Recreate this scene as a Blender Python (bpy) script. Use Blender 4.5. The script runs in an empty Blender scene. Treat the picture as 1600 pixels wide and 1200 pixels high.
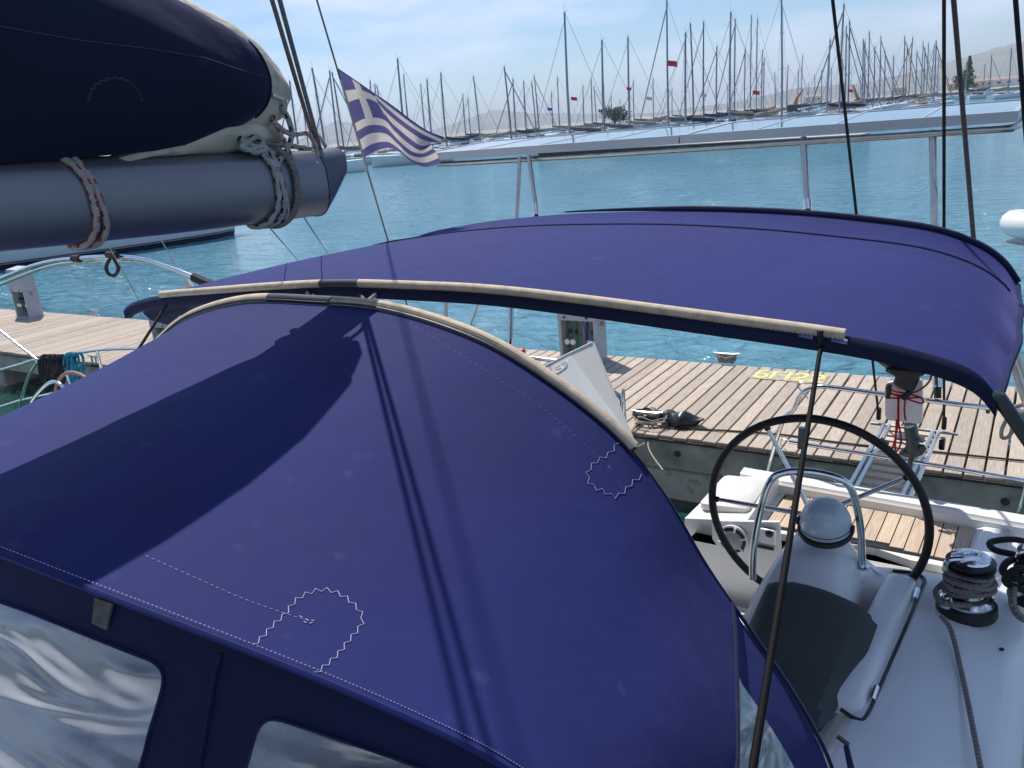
import bpy, bmesh, math, random
from mathutils import Vector as V, Matrix
R = random.Random(11)
PI = math.pi
scene = bpy.context.scene
C = scene.collection

# ------------------------------------------------------------------ camera
FPX, PITCH, ROLL, YAW, H = 1300.0, math.radians(17.1), math.radians(-5.0), math.radians(34.3), 3.8
def _axes():
    f = V((0, math.cos(PITCH), -math.sin(PITCH))); r = V((1, 0, 0)); u = r.cross(f)
    r2 = r*math.cos(ROLL)+u*math.sin(ROLL); u2 = -r*math.sin(ROLL)+u*math.cos(ROLL)
    X = V((math.cos(YAW), -math.sin(YAW), 0)); Y = V((math.sin(YAW), math.cos(YAW), 0))
    tb = lambda v: V((v.dot(X), v.dot(Y), v.z))
    return tb(r2), tb(u2), tb(f)
RX, UX, FX = _axes()
EYE = V((0, 0, H))
cam = bpy.data.objects.new('camera', bpy.data.cameras.new('camera')); C.objects.link(cam)
M = Matrix((RX, UX, -FX)).transposed().to_4x4(); M.translation = EYE
cam.matrix_world = M
cam.data.lens = FPX/1600*36; cam.data.sensor_width = 36
cam.data.clip_start = .05; cam.data.clip_end = 30000
scene.camera = cam
def ray(px, py): return FX + RX*((px-800)/FPX) - UX*((py-600)/FPX)
def onz(px, py, z): d = ray(px, py); return EYE + d*((z-H)/d.z)
def ony(px, py, y): d = ray(px, py); return EYE + d*(y/d.y)
def onx(px, py, x): d = ray(px, py); return EYE + d*(x/d.x)

# ------------------------------------------------------------------ light
SUN = V((-.5, .31, 1)).normalized()           # towards the sun
elev = math.asin(SUN.z); azim = math.atan2(SUN.x, SUN.y)
w = bpy.data.worlds.new('World'); scene.world = w; w.use_nodes = True
nt = w.node_tree; nt.nodes.clear()
def N(t, ty, **k):
    n = t.nodes.new(ty)
    for a, b in k.items(): setattr(n, a, b)
    return n
sky = N(nt, 'ShaderNodeTexSky', sky_type='NISHITA', sun_disc=False, sun_elevation=elev, sun_rotation=azim,
        altitude=0, air_density=1.0, dust_density=.15, ozone_density=3.0)
bg = N(nt, 'ShaderNodeBackground'); bg.inputs[1].default_value = .098
out = N(nt, 'ShaderNodeOutputWorld')
tc = N(nt, 'ShaderNodeTexCoord')
mp = N(nt, 'ShaderNodeMapping'); mp.inputs['Scale'].default_value = (1.6, 1.6, 7.0); mp.inputs['Location'].default_value = (3.1, 1.7, .9)
n1 = N(nt, 'ShaderNodeTexNoise'); n1.inputs['Scale'].default_value = 1.7; n1.inputs['Detail'].default_value = 8; n1.inputs['Roughness'].default_value = .55
cr = N(nt, 'ShaderNodeValToRGB'); cr.color_ramp.elements[0].position = .49; cr.color_ramp.elements[1].position = .64
mul = N(nt, 'ShaderNodeMath', operation='MULTIPLY'); mul.inputs[1].default_value = .75
mix = N(nt, 'ShaderNodeMixRGB'); mix.inputs[2].default_value = (9.0, 9.0, 9.4, 1)
nt.links.new(tc.outputs['Generated'], mp.inputs[0]); nt.links.new(mp.outputs[0], n1.inputs[0])
nt.links.new(n1.outputs[0], cr.inputs[0]); nt.links.new(cr.outputs[0], mul.inputs[0])
nt.links.new(mul.outputs[0], mix.inputs[0]); nt.links.new(sky.outputs[0], mix.inputs[1])
tint = N(nt, 'ShaderNodeMixRGB', blend_type='MULTIPLY'); tint.inputs[0].default_value = 1; tint.inputs[2].default_value = (.90, 1.01, 1.17, 1)
nt.links.new(mix.outputs[0], tint.inputs[1]); nt.links.new(tint.outputs[0], bg.inputs[0]); nt.links.new(bg.outputs[0], out.inputs[0])
sl = bpy.data.lights.new('sun', 'SUN'); sl.energy = 5.0; sl.angle = math.radians(.53); sl.color = (1, .955, .89)
so = bpy.data.objects.new('sun', sl); C.objects.link(so)
so.rotation_euler = SUN.to_track_quat('Z', 'Y').to_euler()
scene.view_settings.view_transform = 'Standard'; scene.view_settings.look = 'None'
scene.view_settings.exposure = .12; scene.view_settings.gamma = 1
scene.render.engine = 'CYCLES'
scene.render.resolution_x, scene.render.resolution_y = 1024, 768

# ------------------------------------------------------------------ materials
MATS = {}
def mat(name, col, rough=.5, metal=0, var=0, vscale=4, bump=0, bscale=40, bdist=.002, stretch=(1, 1, 1), coat=0, sheen=0, spec=.5,
        alpha=None, rnd=0, spots=None, detail=5):
    if name in MATS: return MATS[name]
    m = bpy.data.materials.new(name); m.use_nodes = True; t = m.node_tree
    b = t.nodes['Principled BSDF']
    b.inputs['Roughness'].default_value = rough; b.inputs['Metallic'].default_value = metal
    b.inputs['Coat Weight'].default_value = coat; b.inputs['Specular IOR Level'].default_value = spec
    if sheen:
        b.inputs['Sheen Weight'].default_value = sheen; b.inputs['Sheen Roughness'].default_value = .38
        b.inputs['Sheen Tint'].default_value = (.36, .36, 1, 1)
    tc = N(t, 'ShaderNodeTexCoord'); mp = N(t, 'ShaderNodeMapping'); mp.inputs['Scale'].default_value = stretch
    t.links.new(tc.outputs['Object'], mp.inputs[0])
    cur = None
    if var or rnd:
        n = N(t, 'ShaderNodeTexNoise'); n.inputs['Scale'].default_value = vscale; n.inputs['Detail'].default_value = detail
        t.links.new(mp.outputs[0], n.inputs[0])
        mr = N(t, 'ShaderNodeMapRange'); mr.inputs[1].default_value = .3; mr.inputs[2].default_value = .7
        mr.inputs[3].default_value = 1-var; mr.inputs[4].default_value = 1+var
        t.links.new(n.outputs[0], mr.inputs[0]); val = mr.outputs[0]
        if rnd:
            oi = N(t, 'ShaderNodeObjectInfo'); m2 = N(t, 'ShaderNodeMapRange')
            m2.inputs[3].default_value = 1-rnd; m2.inputs[4].default_value = 1+rnd
            t.links.new(oi.outputs['Random'], m2.inputs[0])
            mm = N(t, 'ShaderNodeMath', operation='MULTIPLY'); t.links.new(val, mm.inputs[0]); t.links.new(m2.outputs[0], mm.inputs[1]); val = mm.outputs[0]
            ad = N(t, 'ShaderNodeVectorMath', operation='ADD'); t.links.new(mp.outputs[0], ad.inputs[0])
            sc = N(t, 'ShaderNodeVectorMath', operation='SCALE'); sc.inputs[0].default_value = (37, 21, 5); t.links.new(oi.outputs['Random'], sc.inputs[3])
            t.links.new(sc.outputs[0], ad.inputs[1]); t.links.new(ad.outputs[0], n.inputs[0])
        vm = N(t, 'ShaderNodeVectorMath', operation='SCALE'); vm.inputs[0].default_value = col[:3]
        t.links.new(val, vm.inputs[3]); cur = vm.outputs[0]
        rr = N(t, 'ShaderNodeMapRange'); rr.inputs[3].default_value = max(.02, rough-.06); rr.inputs[4].default_value = min(1, rough+.1)
        t.links.new(n.outputs[0], rr.inputs[0]); t.links.new(rr.outputs[0], b.inputs['Roughness'])
    if spots:
        ns = N(t, 'ShaderNodeTexNoise'); ns.inputs['Scale'].default_value = spots[1]; ns.inputs['Detail'].default_value = 6
        t.links.new(tc.outputs['Object'], ns.inputs[0])
        rp = N(t, 'ShaderNodeMapRange'); rp.inputs[1].default_value = spots[2]; rp.inputs[2].default_value = spots[2]+.08; rp.inputs[4].default_value = spots[3]
        t.links.new(ns.outputs[0], rp.inputs[0])
        mx = N(t, 'ShaderNodeMixRGB'); mx.inputs[1].default_value = (*col[:3], 1); mx.inputs[2].default_value = (*spots[0], 1)
        if cur: t.links.new(cur, mx.inputs[1])
        t.links.new(rp.outputs[0], mx.inputs[0]); cur = mx.outputs[0]
    if cur: t.links.new(cur, b.inputs['Base Color'])
    else: b.inputs['Base Color'].default_value = (*col[:3], 1)
    if bump:
        nb = N(t, 'ShaderNodeTexNoise'); nb.inputs['Scale'].default_value = bscale; nb.inputs['Detail'].default_value = 4
        t.links.new(mp.outputs[0], nb.inputs[0])
        bp = N(t, 'ShaderNodeBump'); bp.inputs['Strength'].default_value = bump; bp.inputs['Distance'].default_value = bdist
        t.links.new(nb.outputs[0], bp.inputs['Height']); t.links.new(bp.outputs[0], b.inputs['Normal'])
    if alpha is not None: b.inputs['Alpha'].default_value = alpha
    MATS[name] = m; return m

def canvas_mat(name, col, sheen):
    m = mat(name, col, rough=.8, var=.17, vscale=1.3, sheen=sheen, spec=.2, spots=((.16, .17, .34), 9, .66, .10), detail=8)
    t = m.node_tree; b = t.nodes['Principled BSDF']
    tc = N(t, 'ShaderNodeTexCoord')
    fine = N(t, 'ShaderNodeTexNoise'); fine.inputs['Scale'].default_value = 420; fine.inputs['Detail'].default_value = 2
    big = N(t, 'ShaderNodeTexNoise'); big.inputs['Scale'].default_value = 3.2; big.inputs['Detail'].default_value = 3
    for n in (fine, big): t.links.new(tc.outputs['Object'], n.inputs[0])
    b1 = N(t, 'ShaderNodeBump'); b1.inputs['Strength'].default_value = .4; b1.inputs['Distance'].default_value = .03
    b2 = N(t, 'ShaderNodeBump'); b2.inputs['Strength'].default_value = .5; b2.inputs['Distance'].default_value = .0012
    t.links.new(big.outputs[0], b1.inputs['Height']); t.links.new(fine.outputs[0], b2.inputs['Height'])
    t.links.new(b1.outputs[0], b2.inputs['Normal']); t.links.new(b2.outputs[0], b.inputs['Normal'])
    return m

def rope_mat(name, base, fleck, per=.035):
    m = bpy.data.materials.new(name); m.use_nodes = True; t = m.node_tree; b = t.nodes['Principled BSDF']
    b.inputs['Roughness'].default_value = .85
    uv = N(t, 'ShaderNodeUVMap'); sp = N(t, 'ShaderNodeSeparateXYZ'); t.links.new(uv.outputs[0], sp.inputs[0])
    def math_(op, a, c):
        n = N(t, 'ShaderNodeMath', operation=op)
        for i, v in enumerate((a, c)):
            if isinstance(v, (int, float)): n.inputs[i].default_value = v
            elif v is not None: t.links.new(v, n.inputs[i])
        return n.outputs[0]
    u = math_('DIVIDE', sp.outputs[0], per); v = math_('MULTIPLY', sp.outputs[1], 3.0)
    s = math_('FRACT', math_('ADD', u, math_('MULTIPLY', math_('FLOOR', v, None), .37)), None)
    a1 = math_('LESS_THAN', s, .38); a2 = math_('LESS_THAN', math_('FRACT', v, None), .42)
    fl = math_('MULTIPLY', a1, a2)
    n = N(t, 'ShaderNodeTexNoise'); n.inputs['Scale'].default_value = 25; tc = N(t, 'ShaderNodeTexCoord'); t.links.new(tc.outputs['Object'], n.inputs[0])
    d = N(t, 'ShaderNodeMixRGB', blend_type='MULTIPLY'); d.inputs[0].default_value = .6; d.inputs[1].default_value = (*base, 1); t.links.new(n.outputs[0], d.inputs[2])
    mx = N(t, 'ShaderNodeMixRGB'); t.links.new(fl, mx.inputs[0]); t.links.new(d.outputs[0], mx.inputs[1]); mx.inputs[2].default_value = (*fleck, 1)
    t.links.new(mx.outputs[0], b.inputs['Base Color'])
    h = math_('SINE', math_('ADD', math_('MULTIPLY', sp.outputs[0], 2*PI/.006), math_('MULTIPLY', sp.outputs[1], 2*PI*3)), None)
    bp = N(t, 'ShaderNodeBump'); bp.inputs['Strength'].default_value = .6; bp.inputs['Distance'].default_value = .002
    t.links.new(h, bp.inputs['Height']); t.links.new(bp.outputs[0], b.inputs['Normal'])
    return m

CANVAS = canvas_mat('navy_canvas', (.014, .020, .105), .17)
CANVAS_D = canvas_mat('dark_navy_canvas', (.012, .016, .045), .25)
CHROME = mat('polished_steel', (.78, .78, .78), .14, 1, var=.06, vscale=30)
STEEL = mat('brushed_steel', (.55, .54, .52), .32, 1, var=.12, vscale=18)
GEL = mat('white_gelcoat', (.72, .735, .745), .30, var=.045, vscale=3, bump=.15, bscale=3, bdist=.01, coat=.3, spots=((.55, .53, .48), 14, .72, .25))
GEL2 = mat('cream_gelcoat', (.78, .76, .71), .3, var=.03, vscale=3, coat=.3)
BLACK = mat('black_plastic', (.012, .012, .014), .4, var=.2, vscale=20)
RUBBER = mat('black_webbing', (.016, .016, .02), .8, var=.3, vscale=60, bump=.3, bscale=300)
DARKGREY = mat('dark_grey_cushion', (.045, .055, .055), .75, var=.12, vscale=5, bump=.3, bscale=250, bdist=.001)
ALU = mat('anodised_aluminium', (.22, .22, .25), .36, .6, var=.05, vscale=2, stretch=(1, .2, 6), bump=.04, bscale=5, bdist=.01)
ALU_G = mat('grey_end_casting', (.10, .11, .14), .45, .3, var=.1, vscale=12)
PANELFR = mat('panel_frame_alu', (.50, .52, .55), .4, .6, var=.05, vscale=3)
PANELTOP = mat('solar_glass', (.035, .045, .075), .08, 0, var=.1, vscale=2, coat=1)
BEIGE = mat('beige_leather_trim', (.52, .42, .30), .75, var=.18, vscale=30, bump=.5, bscale=260, bdist=.0015, spots=((.3, .25, .19), 18, .62, .5))
SAIL = mat('weathered_sailcloth', (.64, .56, .44), .75, var=.14, vscale=9, spots=((.20, .17, .13), 16, .62, .45), bump=.6, bscale=24, bdist=.01)
THREAD = mat('white_thread', (.55, .55, .66), .8)
DOCKW = mat('weathered_dock_wood', (.43, .36, .295), .85, var=.20, vscale=6, stretch=(14, .9, 6), rnd=.14, bump=.5, bscale=20, bdist=.004, spots=((.33, .26, .21), 5, .58, .45), spec=.2)
TEAK = mat('teak', (.52, .40, .29), .65, var=.16, vscale=8, stretch=(12, .8, 6), rnd=.10, bump=.3, bscale=25, bdist=.002)
CONC = mat('wet_concrete', (.42, .37, .31), .85, var=.3, vscale=3, bump=.6, bscale=30, bdist=.008, spots=((.20, .20, .17), 4, .55, .6))
CONC_L = mat('pale_concrete', (.48, .43, .36), .85, var=.2, vscale=5, bump=.6, bscale=40, bdist=.006, spots=((.16, .16, .14), 5, .58, .6))
PED = mat('pedestal_grey_paint', (.40, .42, .46), .45, var=.05, vscale=4)
GREEN = mat('green_pipe', (.01, .22, .11), .4, var=.2, vscale=20)
BLUEH = mat('blue_hose', (.01, .06, .22), .4)
RED = mat('red_plastic', (.55, .03, .03), .45, var=.1, vscale=10)
REDR = rope_mat('red_rope', (.6, .02, .05), (.5, .02, .04))
ROPE_B = rope_mat('white_rope_black_fleck', (.62, .60, .56), (.02, .02, .03), .045)
ROPE_R = rope_mat('white_rope_red_fleck', (.66, .56, .52), (.40, .03, .03), .04)
ROPE_G = rope_mat('grey_brown_rope', (.36, .31, .29), (.14, .10, .09), .02)
ROPE_K = rope_mat('black_rope', (.03, .03, .035), (.015, .015, .02), .02)
ROPE_T = rope_mat('turquoise_rope', (.03, .38, .55), (.02, .22, .34), .03)
ROPE_W = rope_mat('pale_rope', (.62, .55, .46), (.4, .3, .24), .02)
LEATHER = mat('black_leather_wheel', (.018, .012, .014), .5, var=.4, vscale=30, bump=.4, bscale=150)
BROWNL = mat('brown_leather', (.30, .16, .10), .6, var=.2, vscale=20)
DARKTUBE = mat('dark_green_sleeve', (.015, .03, .03), .35, var=.3, vscale=8)
YELLOW = mat('yellow_paint', (.72, .68, .22), .7, var=.15, vscale=12, spots=((.5, .45, .3), 20, .62, .4))
MOTOR = mat('dark_motor_plastic', (.02, .022, .025), .35, var=.2, vscale=10, coat=.2)
MOTORG = mat('motor_leg_grey', (.07, .075, .08), .35, .2, var=.2, vscale=10)
MASTM = mat('mast_aluminium', (.23, .24, .29), .45, .3, var=.1, vscale=.5, rnd=.25)
HULLW = mat('distant_white_hull', (.62, .64, .66), .4, var=.06, vscale=.5, rnd=.15)
HULLB = mat('distant_blue_hull', (.03, .06, .16), .3)
COVN = mat('navy_sail_cover', (.015, .022, .05), .8, var=.2, vscale=1)
COVG = mat('grey_sail_cover', (.10, .105, .11), .8, var=.2, vscale=1)
COVT = mat('beige_sail_cover', (.30, .24, .18), .8, var=.2, vscale=1)
WINB = mat('dark_window', (.015, .02, .03), .1, coat=.5)
WIREM = mat('rigging_wire', (.20, .21, .24), .5, .3)
FURL = mat('furled_sail_grey', (.28, .28, .30), .8, var=.2, vscale=1, rnd=.4)

# ------------------------------------------------------------------ helpers
class MB:
    def __init__(s): s.v = []; s.f = []; s.uv = {}; s.mi = []
    def add(s, vs, fs, uvs=None, mi=0):
        o = len(s.v); s.v += [tuple(a) for a in vs]
        for i, f in enumerate(fs):
            s.f.append([a+o for a in f]); s.mi.append(mi)
            if uvs: s.uv[len(s.f)-1] = uvs[i]
        return s
    def box(s, c, d, m=None, bev=0):
        x, y, z = d[0]/2, d[1]/2, d[2]/2
        if bev:
            b = min(bev, x*.9, y*.9, z*.9)
            pts = []
            for k, (zz, ins) in enumerate(((-z, b), (-z+b, 0), (z-b, 0), (z, b))):
                X, Y = x-ins, y-ins
                q = b*.7
                pts.append([(-X, -Y+q, zz), (-X+q, -Y, zz), (X-q, -Y, zz), (X, -Y+q, zz), (X, Y-q, zz), (X-q, Y, zz), (-X+q, Y, zz), (-X, Y-q, zz)])
            vs = [V(p) for r in pts for p in r]; fs = [list(range(7, -1, -1)), [24+i for i in range(8)]]
            for r in range(3):
                for i in range(8): fs.append([r*8+i, r*8+(i+1) % 8, r*8+8+(i+1) % 8, r*8+8+i])
        else:
            vs = [V((a*x, b_*y, e*z)) for a in (-1, 1) for b_ in (-1, 1) for e in (-1, 1)]
            fs = [(0, 1, 3, 2), (4, 6, 7, 5), (0, 4, 5, 1), (2, 3, 7, 6), (0, 2, 6, 4), (1, 5, 7, 3)]
        if m: vs = [m @ a for a in vs]
        c = V(c); return s.add([a+c for a in vs], fs)
    def tube(s, pts, r, n=10, closed=False, cap=True, flat=None):
        pts = [V(p) for p in pts]; L = len(pts)
        rr = r if isinstance(r, (list, tuple)) else [r]*L
        tang = []
        for i in range(L):
            a = pts[(i-1) % L] if (closed or i > 0) else pts[i]; b = pts[(i+1) % L] if (closed or i < L-1) else pts[i]
            d = b-a; tang.append(d.normalized() if d.length > 1e-9 else V((0, 0, 1)))
        up = V((0, 0, 1)) if abs(tang[0].z) < .9 else V((1, 0, 0))
        nrm = (up-tang[0]*up.dot(tang[0])).normalized(); vs = []; lens = [0]
        for i in range(L):
            if i: lens.append(lens[-1]+(pts[i]-pts[i-1]).length)
            nrm = (nrm-tang[i]*nrm.dot(tang[i]))
            nrm = nrm.normalized() if nrm.length > 1e-6 else tang[i].orthogonal().normalized()
            bi = tang[i].cross(nrm)
            for k in range(n):
                a = 2*PI*k/n; fl = flat or 1
                vs.append(pts[i]+(nrm*math.cos(a)*fl+bi*math.sin(a))*rr[i])
        fs = []; uv = []
        for i in range(L if closed else L-1):
            j = (i+1) % L; l1 = lens[i]; l2 = lens[j] if j else lens[i]+(pts[0]-pts[i]).length
            for k in range(n):
                k2 = (k+1) % n
                fs.append((i*n+k, i*n+k2, j*n+k2, j*n+k)); uv.append(((l1, k/n), (l1, (k+1)/n), (l2, (k+1)/n), (l2, k/n)))
        if cap and not closed:
            fs.append(tuple(range(n-1, -1, -1))); uv.append([(0, 0)]*n)
            fs.append(tuple((L-1)*n+k for k in range(n))); uv.append([(0, 0)]*n)
        return s.add(vs, fs, uv)
    def lathe(s, c, prof, n=24, m=None):
        vs = []
        for r, z in prof:
            for k in range(n):
                a = 2*PI*k/n; p = V((r*math.cos(a), r*math.sin(a), z)); vs.append((m @ p if m else p)+V(c))
        fs = [tuple(range(n-1, -1, -1)), tuple((len(prof)-1)*n+k for k in range(n))]
        for i in range(len(prof)-1):
            for k in range(n): fs.append((i*n+k, i*n+(k+1) % n, (i+1)*n+(k+1) % n, (i+1)*n+k))
        return s.add(vs, fs)
    def grid(s, P, uv=None, closed_u=False):
        a, b = len(P), len(P[0]); vs = [p for r in P for p in r]; fs = []; uvs = []
        for i in range(a-1):
            for j in range(b if closed_u else b-1):
                j2 = (j+1) % b
                fs.append((i*b+j, i*b+j2, (i+1)*b+j2, (i+1)*b+j))
                if uv: uvs.append((uv[i][j], uv[i][j2], uv[i+1][j2], uv[i+1][j]))
        return s.add(vs, fs, uvs or None)
    def prism(s, poly, dvec):
        n = len(poly); d = V(dvec); vs = [V(p) for p in poly]+[V(p)+d for p in poly]
        fs = [tuple(range(n-1, -1, -1)), tuple(range(n, 2*n))]+[(i, (i+1) % n, n+(i+1) % n, n+i) for i in range(n)]
        return s.add(vs, fs)
    def mesh(s, name, m, smooth=True, loc=V((0, 0, 0))):
        me = bpy.data.meshes.new(name); me.from_pydata([tuple(V(a)-loc) for a in s.v], [], s.f)
        if s.uv:
            l = me.uv_layers.new(name='UVMap')
            for p in me.polygons:
                u = s.uv.get(p.index)
                if u:
                    for k, li in enumerate(p.loop_indices): l.data[li].uv = u[k]
        me.materials.append(m)
        if smooth:
            me.polygons.foreach_set('use_smooth', [True]*len(me.polygons))
            if smooth is True: me.set_sharp_from_angle(angle=math.radians(38))
        me.update(); return me
def props(o, label=None, cat=None, group=None, kind=None):
    if label: o['label'] = label
    if cat: o['category'] = cat
    if group: o['group'] = group
    if kind: o['kind'] = kind
    return o
def root(name, loc, label, cat, group=None):
    o = bpy.data.objects.new(name, None); C.objects.link(o); o.location = loc; o.empty_display_size = .2
    return props(o, label, cat, group)
def top_of(p):
    l = V((0, 0, 0))
    while p: l += V(p.location); p = p.parent
    return l
def part(name, mb, m, parent=None, smooth=True, label=None, kind=None, fix=False):
    """verts are given in world metres; the object sits on its own first vertex's average"""
    base = V((0, 0, 0))
    if parent: base = top_of(parent)
    n = len(mb.v); c = V((sum(a[0] for a in mb.v)/n, sum(a[1] for a in mb.v)/n, min(a[2] for a in mb.v)))
    me = mb.mesh(name, m, smooth, c)
    if fix:
        bm = bmesh.new(); bm.from_mesh(me); bmesh.ops.recalc_face_normals(bm, faces=bm.faces); bm.to_mesh(me); bm.free()
    o = bpy.data.objects.new(name, me); C.objects.link(o)
    if parent: o.parent = parent
    o.location = c-base
    return props(o, label, None, None, kind)
def single(name, mb, m, label, cat, group=None, smooth=True): return props(part(name, mb, m, None, smooth), label, cat, group)
def spl(pts, k=8, closed=False):
    pts = [V(p) for p in pts]; n = len(pts); o = []
    for i in range(n if closed else n-1):
        p = [pts[(i+d) % n] if closed else pts[max(0, min(n-1, i+d))] for d in (-1, 0, 1, 2)]
        for j in range(k):
            t = j/k
            o.append(.5*((2*p[1])+(p[2]-p[0])*t+(2*p[0]-5*p[1]+4*p[2]-p[3])*t*t+(3*p[1]-p[0]-3*p[2]+p[3])*t**3))
    if not closed: o.append(pts[-1])
    return o
def tb(pts, r, k=6, n=10, **a): return MB().tube(spl(pts, k) if k else pts, r, n, **a)
def holes(outer, inner, thick_vec):
    """flat panel with holes; points 3D coplanar"""
    bm = bmesh.new(); es = []
    for lp in [outer]+inner:
        vs = [bm.verts.new(p) for p in lp]
        for i in range(len(vs)): es.append(bm.edges.new((vs[i], vs[(i+1) % len(vs)])))
    bmesh.ops.triangle_fill(bm, edges=es, use_beauty=True)
    bm.verts.index_update(); mb = MB(); mb.v = [tuple(v.co) for v in bm.verts]
    mb.f = [[v.index for v in f.verts] for f in bm.faces]; mb.mi = [0]*len(mb.f); bm.free()
    return mb
def rounded(pts, r, k=5):
    o = []; n = len(pts)
    for i in range(n):
        a, b, c = V(pts[i-1]), V(pts[i]), V(pts[(i+1) % n]); u = (a-b); w_ = (c-b); q = min(r, u.length*.45, w_.length*.45)
        p0 = b+u.normalized()*q; p1 = b+w_.normalized()*q
        for j in range(k+1):
            t = j/k; o.append(p0*(1-t)**2+b*2*t*(1-t)+p1*t*t)
    return o
def lerp(a, b, t): return a+(b-a)*t
def table(tb_, x):
    if x <= tb_[0][0]: return tb_[0][1]
    for (a, b), (c, d) in zip(tb_, tb_[1:]):
        if x <= c: return lerp(b, d, (x-a)/(c-a))
    return tb_[-1][1]

# ================================================================== SETTING
# water
mw = bpy.data.materials.new('harbour_water'); mw.use_nodes = True; t = mw.node_tree; b = t.nodes['Principled BSDF']
b.inputs['Base Color'].default_value = (.012, .115, .135, 1); b.inputs['Roughness'].default_value = .06; b.inputs['IOR'].default_value = 1.333
tc = N(t, 'ShaderNodeTexCoord'); mp = N(t, 'ShaderNodeMapping'); mp.inputs['Scale'].default_value = (1, 1.9, 1); mp.inputs['Rotation'].default_value = (0, 0, .45)
t.links.new(tc.outputs['Object'], mp.inputs[0])
prev = None
for sc, st, ds, de in ((.45, .9, .7, 3), (1.5, 1.0, .30, 5), (6, .5, .04, 3)):
    n = N(t, 'ShaderNodeTexNoise'); n.inputs['Scale'].default_value = sc; n.inputs['Detail'].default_value = de; n.inputs['Roughness'].default_value = .6
    n.inputs['Distortion'].default_value = .6
    t.links.new(mp.outputs[0], n.inputs[0])
    bp = N(t, 'ShaderNodeBump'); bp.inputs['Strength'].default_value = st; bp.inputs['Distance'].default_value = ds
    t.links.new(n.outputs[0], bp.inputs['Height'])
    if prev: t.links.new(prev, bp.inputs['Normal'])
    prev = bp.outputs[0]
t.links.new(prev, b.inputs['Normal'])
nn = N(t, 'ShaderNodeTexNoise'); nn.inputs['Scale'].default_value = .09; nn.inputs['Detail'].default_value = 5; nn.inputs['Distortion'].default_value = .8; t.links.new(tc.outputs['Object'], nn.inputs[0])
mx = N(t, 'ShaderNodeMixRGB'); mx.inputs[1].default_value = (.070, .235, .325, 1); mx.inputs[2].default_value = (.160, .365, .470, 1)
t.links.new(nn.outputs[0], mx.inputs[0])
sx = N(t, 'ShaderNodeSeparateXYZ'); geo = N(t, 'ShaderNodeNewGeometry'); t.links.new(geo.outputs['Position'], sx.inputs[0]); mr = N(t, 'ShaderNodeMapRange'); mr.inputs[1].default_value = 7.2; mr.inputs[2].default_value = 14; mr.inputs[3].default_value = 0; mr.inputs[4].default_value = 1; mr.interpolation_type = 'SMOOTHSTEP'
mxg = N(t, 'ShaderNodeMixRGB'); mxg.inputs[1].default_value = (.004, .060, .040, 1); t.links.new(mr.outputs[0], mxg.inputs[0]); t.links.new(mx.outputs[0], mxg.inputs[2]); t.links.new(sx.outputs[1], mr.inputs[0]); t.links.new(mxg.outputs[0], b.inputs['Base Color'])  # murky green towards the dock, with the dock's shade put into the colour
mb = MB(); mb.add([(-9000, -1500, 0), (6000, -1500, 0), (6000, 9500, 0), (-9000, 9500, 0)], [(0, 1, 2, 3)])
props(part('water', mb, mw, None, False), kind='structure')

# hills
HILL = mat('dry_hillside', (.16, .16, .12), .9, var=.35, vscale=.004, spots=((.25, .22, .17), .01, .55, .5))
def hill(name, px0, px1, D, prof, seed):
    r = random.Random(seed); P = []
    n = 60; hor = lambda px: 276-.0925*px+20
    for i in range(n+1):
        px = lerp(px0, px1, i/n); d = ray(px, 180); d.z = 0; d.normalize()
        h = table(prof, i/n)*.52*(1+.03*r.uniform(-1, 1))
        row = []
        for k, (f, g) in enumerate(((-.25, 0), (-.16, .30), (-.08, .66), (0, 1), (.1, .9), (.3, 0))):
            row.append(d*(D*(1+f))+V((0, 0, h*g*(1+.03*r.uniform(-1, 1)) - (3 if g == 0 else 0))))
        P.append(row)
    props(part(name, MB().grid(P), HILL), kind='structure')
hill('hill', 440, 640, 5200, [(0, 0), (.3, 190), (.42, 240), (.55, 200), (.8, 60), (1, 0)], 1)
hill('hill', 640, 1020, 5600, [(0, 0), (.15, 90), (.35, 230), (.5, 150), (.62, 120), (.8, 70), (1, 30)], 2)
hill('hill', 1000, 1700, 5000, [(0, 20), (.2, 60), (.35, 150), (.5, 130), (.65, 230), (.8, 350), (.86, 380), (1, 330)], 3)
# quay land far off
LAND = mat('pale_quay_ground', (.30, .28, .24), .9, var=.2, vscale=.05)
P = []
for px in range(380, 1720, 40):
    d = ray(px, 180); d.z = 0; d.normalize(); D = lerp(380, 620, (px-380)/1340)
    P.append([d*D+V((0, 0, -.5)), d*D+V((0, 0, 1.6)), d*(D+700)+V((0, 0, 2.2)), d*(D+760)+V((0, 0, -1))])
props(part('quay_land', MB().grid(P), LAND), kind='structure')
def ground_dir(px, D, z=0):
    d = ray(px, 180); d.z = 0; d.normalize(); return d*D+V((0, 0, z))
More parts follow.
